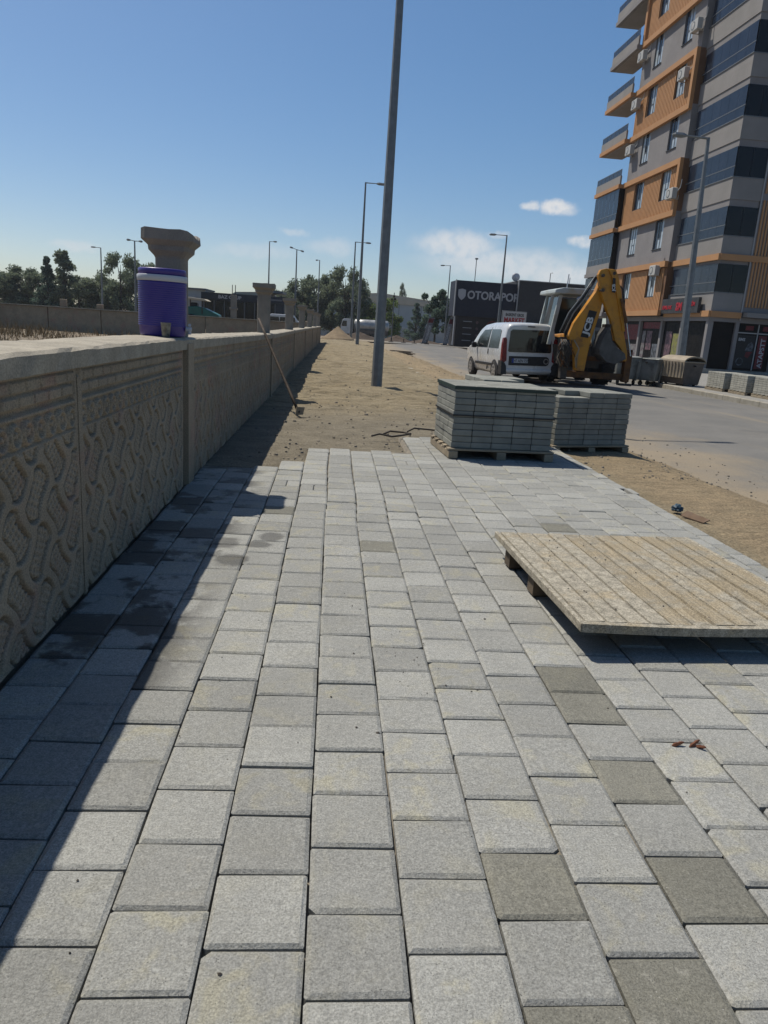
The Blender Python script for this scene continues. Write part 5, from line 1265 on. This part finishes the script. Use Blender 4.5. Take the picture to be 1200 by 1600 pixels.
for key, kind, seed, mat in (('b1', 'broad', 1, M_LEAF), ('b2', 'broad', 2, M_LEAF), ('b3', 'broad', 3, M_LEAF2), ('b4', 'broad', 4, M_LEAF), ('po', 'poplar', 5, M_LEAF), ('co', 'conifer', 6, M_LEAF3), ('pi', 'pine', 7, M_LEAF3)):
    PROTO[key] = crown_mesh(kind, seed, 10500 if kind != 'poplar' else 5000, mat)
def tree(key, label, x, y, ztop, wide=1., z0=None, rz=0., group='trees in the background'):
    z0 = (-.3 if x < -3 else zg(y) - .4) if z0 is None else z0; h = ztop - z0
    nm = {'p': 'poplar_tree', 'c': 'conifer_tree'}.get(key[0], 'broadleaf_tree'); nm = 'pine_tree' if key == 'pi' else nm
    t = thing(nm, label, 'tree', (x, y, z0), rz, group); t.scale = (h * wide, h * wide, h)
    link('crown', PROTO[key][0], t); link('trunk', PROTO[key][1], t)
s = 120 / 90
for key, lab, x, zt, wd in (('b1', 'broad dark tree at the left picture edge behind the far wall', -38.6, 4.7, 1.25), ('b2', 'broad dark tree second from the left edge', -35.6, 5.0, 1.25), ('b4', 'rounded dark tree just left of the pointed tree', -33.9, 4.4, 1.1),
                          ('co', 'pointed narrow tree left of the poplar', -32.2, 6.35, .95), ('po', 'tall poplar rising above the left row of trees', -30.4, 7.0, 1.15), ('b1', 'low dark tree just right of the poplar', -28.9, 4.6, 1.25),
                          ('b2', 'low dark tree behind the lamp post right of the poplar', -26.9, 4.6, 1.25), ('b4', 'big dense tree left of the two-armed lamp post', -24.3, 7.0, .78), ('b1', 'dark tree half hidden by the purple cooler', -22.4, 6.7, .8),
                          ('b2', 'low tree at the foot of the big dense tree', -25.6, 4.0, 1.2), ('b4', 'low dark tree at the foot of the poplar', -31.3, 4.0, 1.2), ('b2', 'low bushy tree at the far left edge', -37.2, 4.0, 1.2)):
    tree(key, lab, x * s, 120 + random.uniform(-3, 3), 1.2 + (zt - 1.2) * s, wd, -.5, random.random() * 6, 'row of trees behind the far wall')
s = 130 / 95
for key, lab, x, zt, wd in (('b2', 'dark tree right behind the second wall column', -7.6, 4.6, 1.0), ('b1', 'dark tree between the second and third wall columns', -5.9, 4.9, 1.0), ('b4', 'dark tree above the third wall column', -4.1, 5.9, .95),
                          ('b1', 'tall dark tree above the far end of the wall', -2.1, 6.9, .85), ('b2', 'dark tree left of the distant lamp posts', -.3, 6.4, .9), ('b4', 'tallest dark tree behind the distant lamp posts', 1.2, 7.7, .8), ('b2', 'dark tree right of the distant lamp posts', 2.6, 6.5, .75)):
    tree(key, lab, x * s, 132 + random.uniform(-3, 3), 1.2 + (zt - 1.2) * s, wd, -1.2, random.random() * 6, 'dark trees behind the wall end')
s = 1.2
tree('b3', 'bright green rounded tree behind the near lamp post', 7.0 * s, 128, 1.2 + 3.6 * s, 1.1, -1.3, 1.)
tree('b3', 'smaller bright green tree above the white truck', 4.4 * s, 130, 1.2 + 2.8 * s, 1.0, -1.3, 3.)
tree('co', 'dark conical conifer in front of the pale warehouse', 12.45 * 1.25, 143, 1.2 + 3.75 * 1.25, 1.15, -1.2, 2.)
tree('pi', 'open pine tree left of the navy showroom', 14.2, 105, 6.3, .95, -.9, 1.)
tree('pi', 'second pine tree touching the navy showroom', 15.6, 104, 5.6, .9, -.9, 4.)
tree('b4', 'small dark treetop showing above the warehouse roof', 22.0, 250, 14.8, .35, 6.0, 2.)

# ------------------------------------------------------------------ summer haze over the far ground
hz = MB().box(-420, 420, -60, 420, -3.2, 31.5)
hm = bpy.data.materials.new('haze'); hm.use_nodes = True; g = NT(hm.node_tree); g.n.clear()
pv = g.new('ShaderNodeVolumePrincipled', None, Color=(.86, .91, 1, 1), Density=.00022, Anisotropy=.2)
g.l.new(pv.outputs[0], g.new('ShaderNodeOutputMaterial').inputs['Volume'])
o = stuff(hz.build('haze', hm)); o['label'] = 'thin pale summer haze over the far ground'
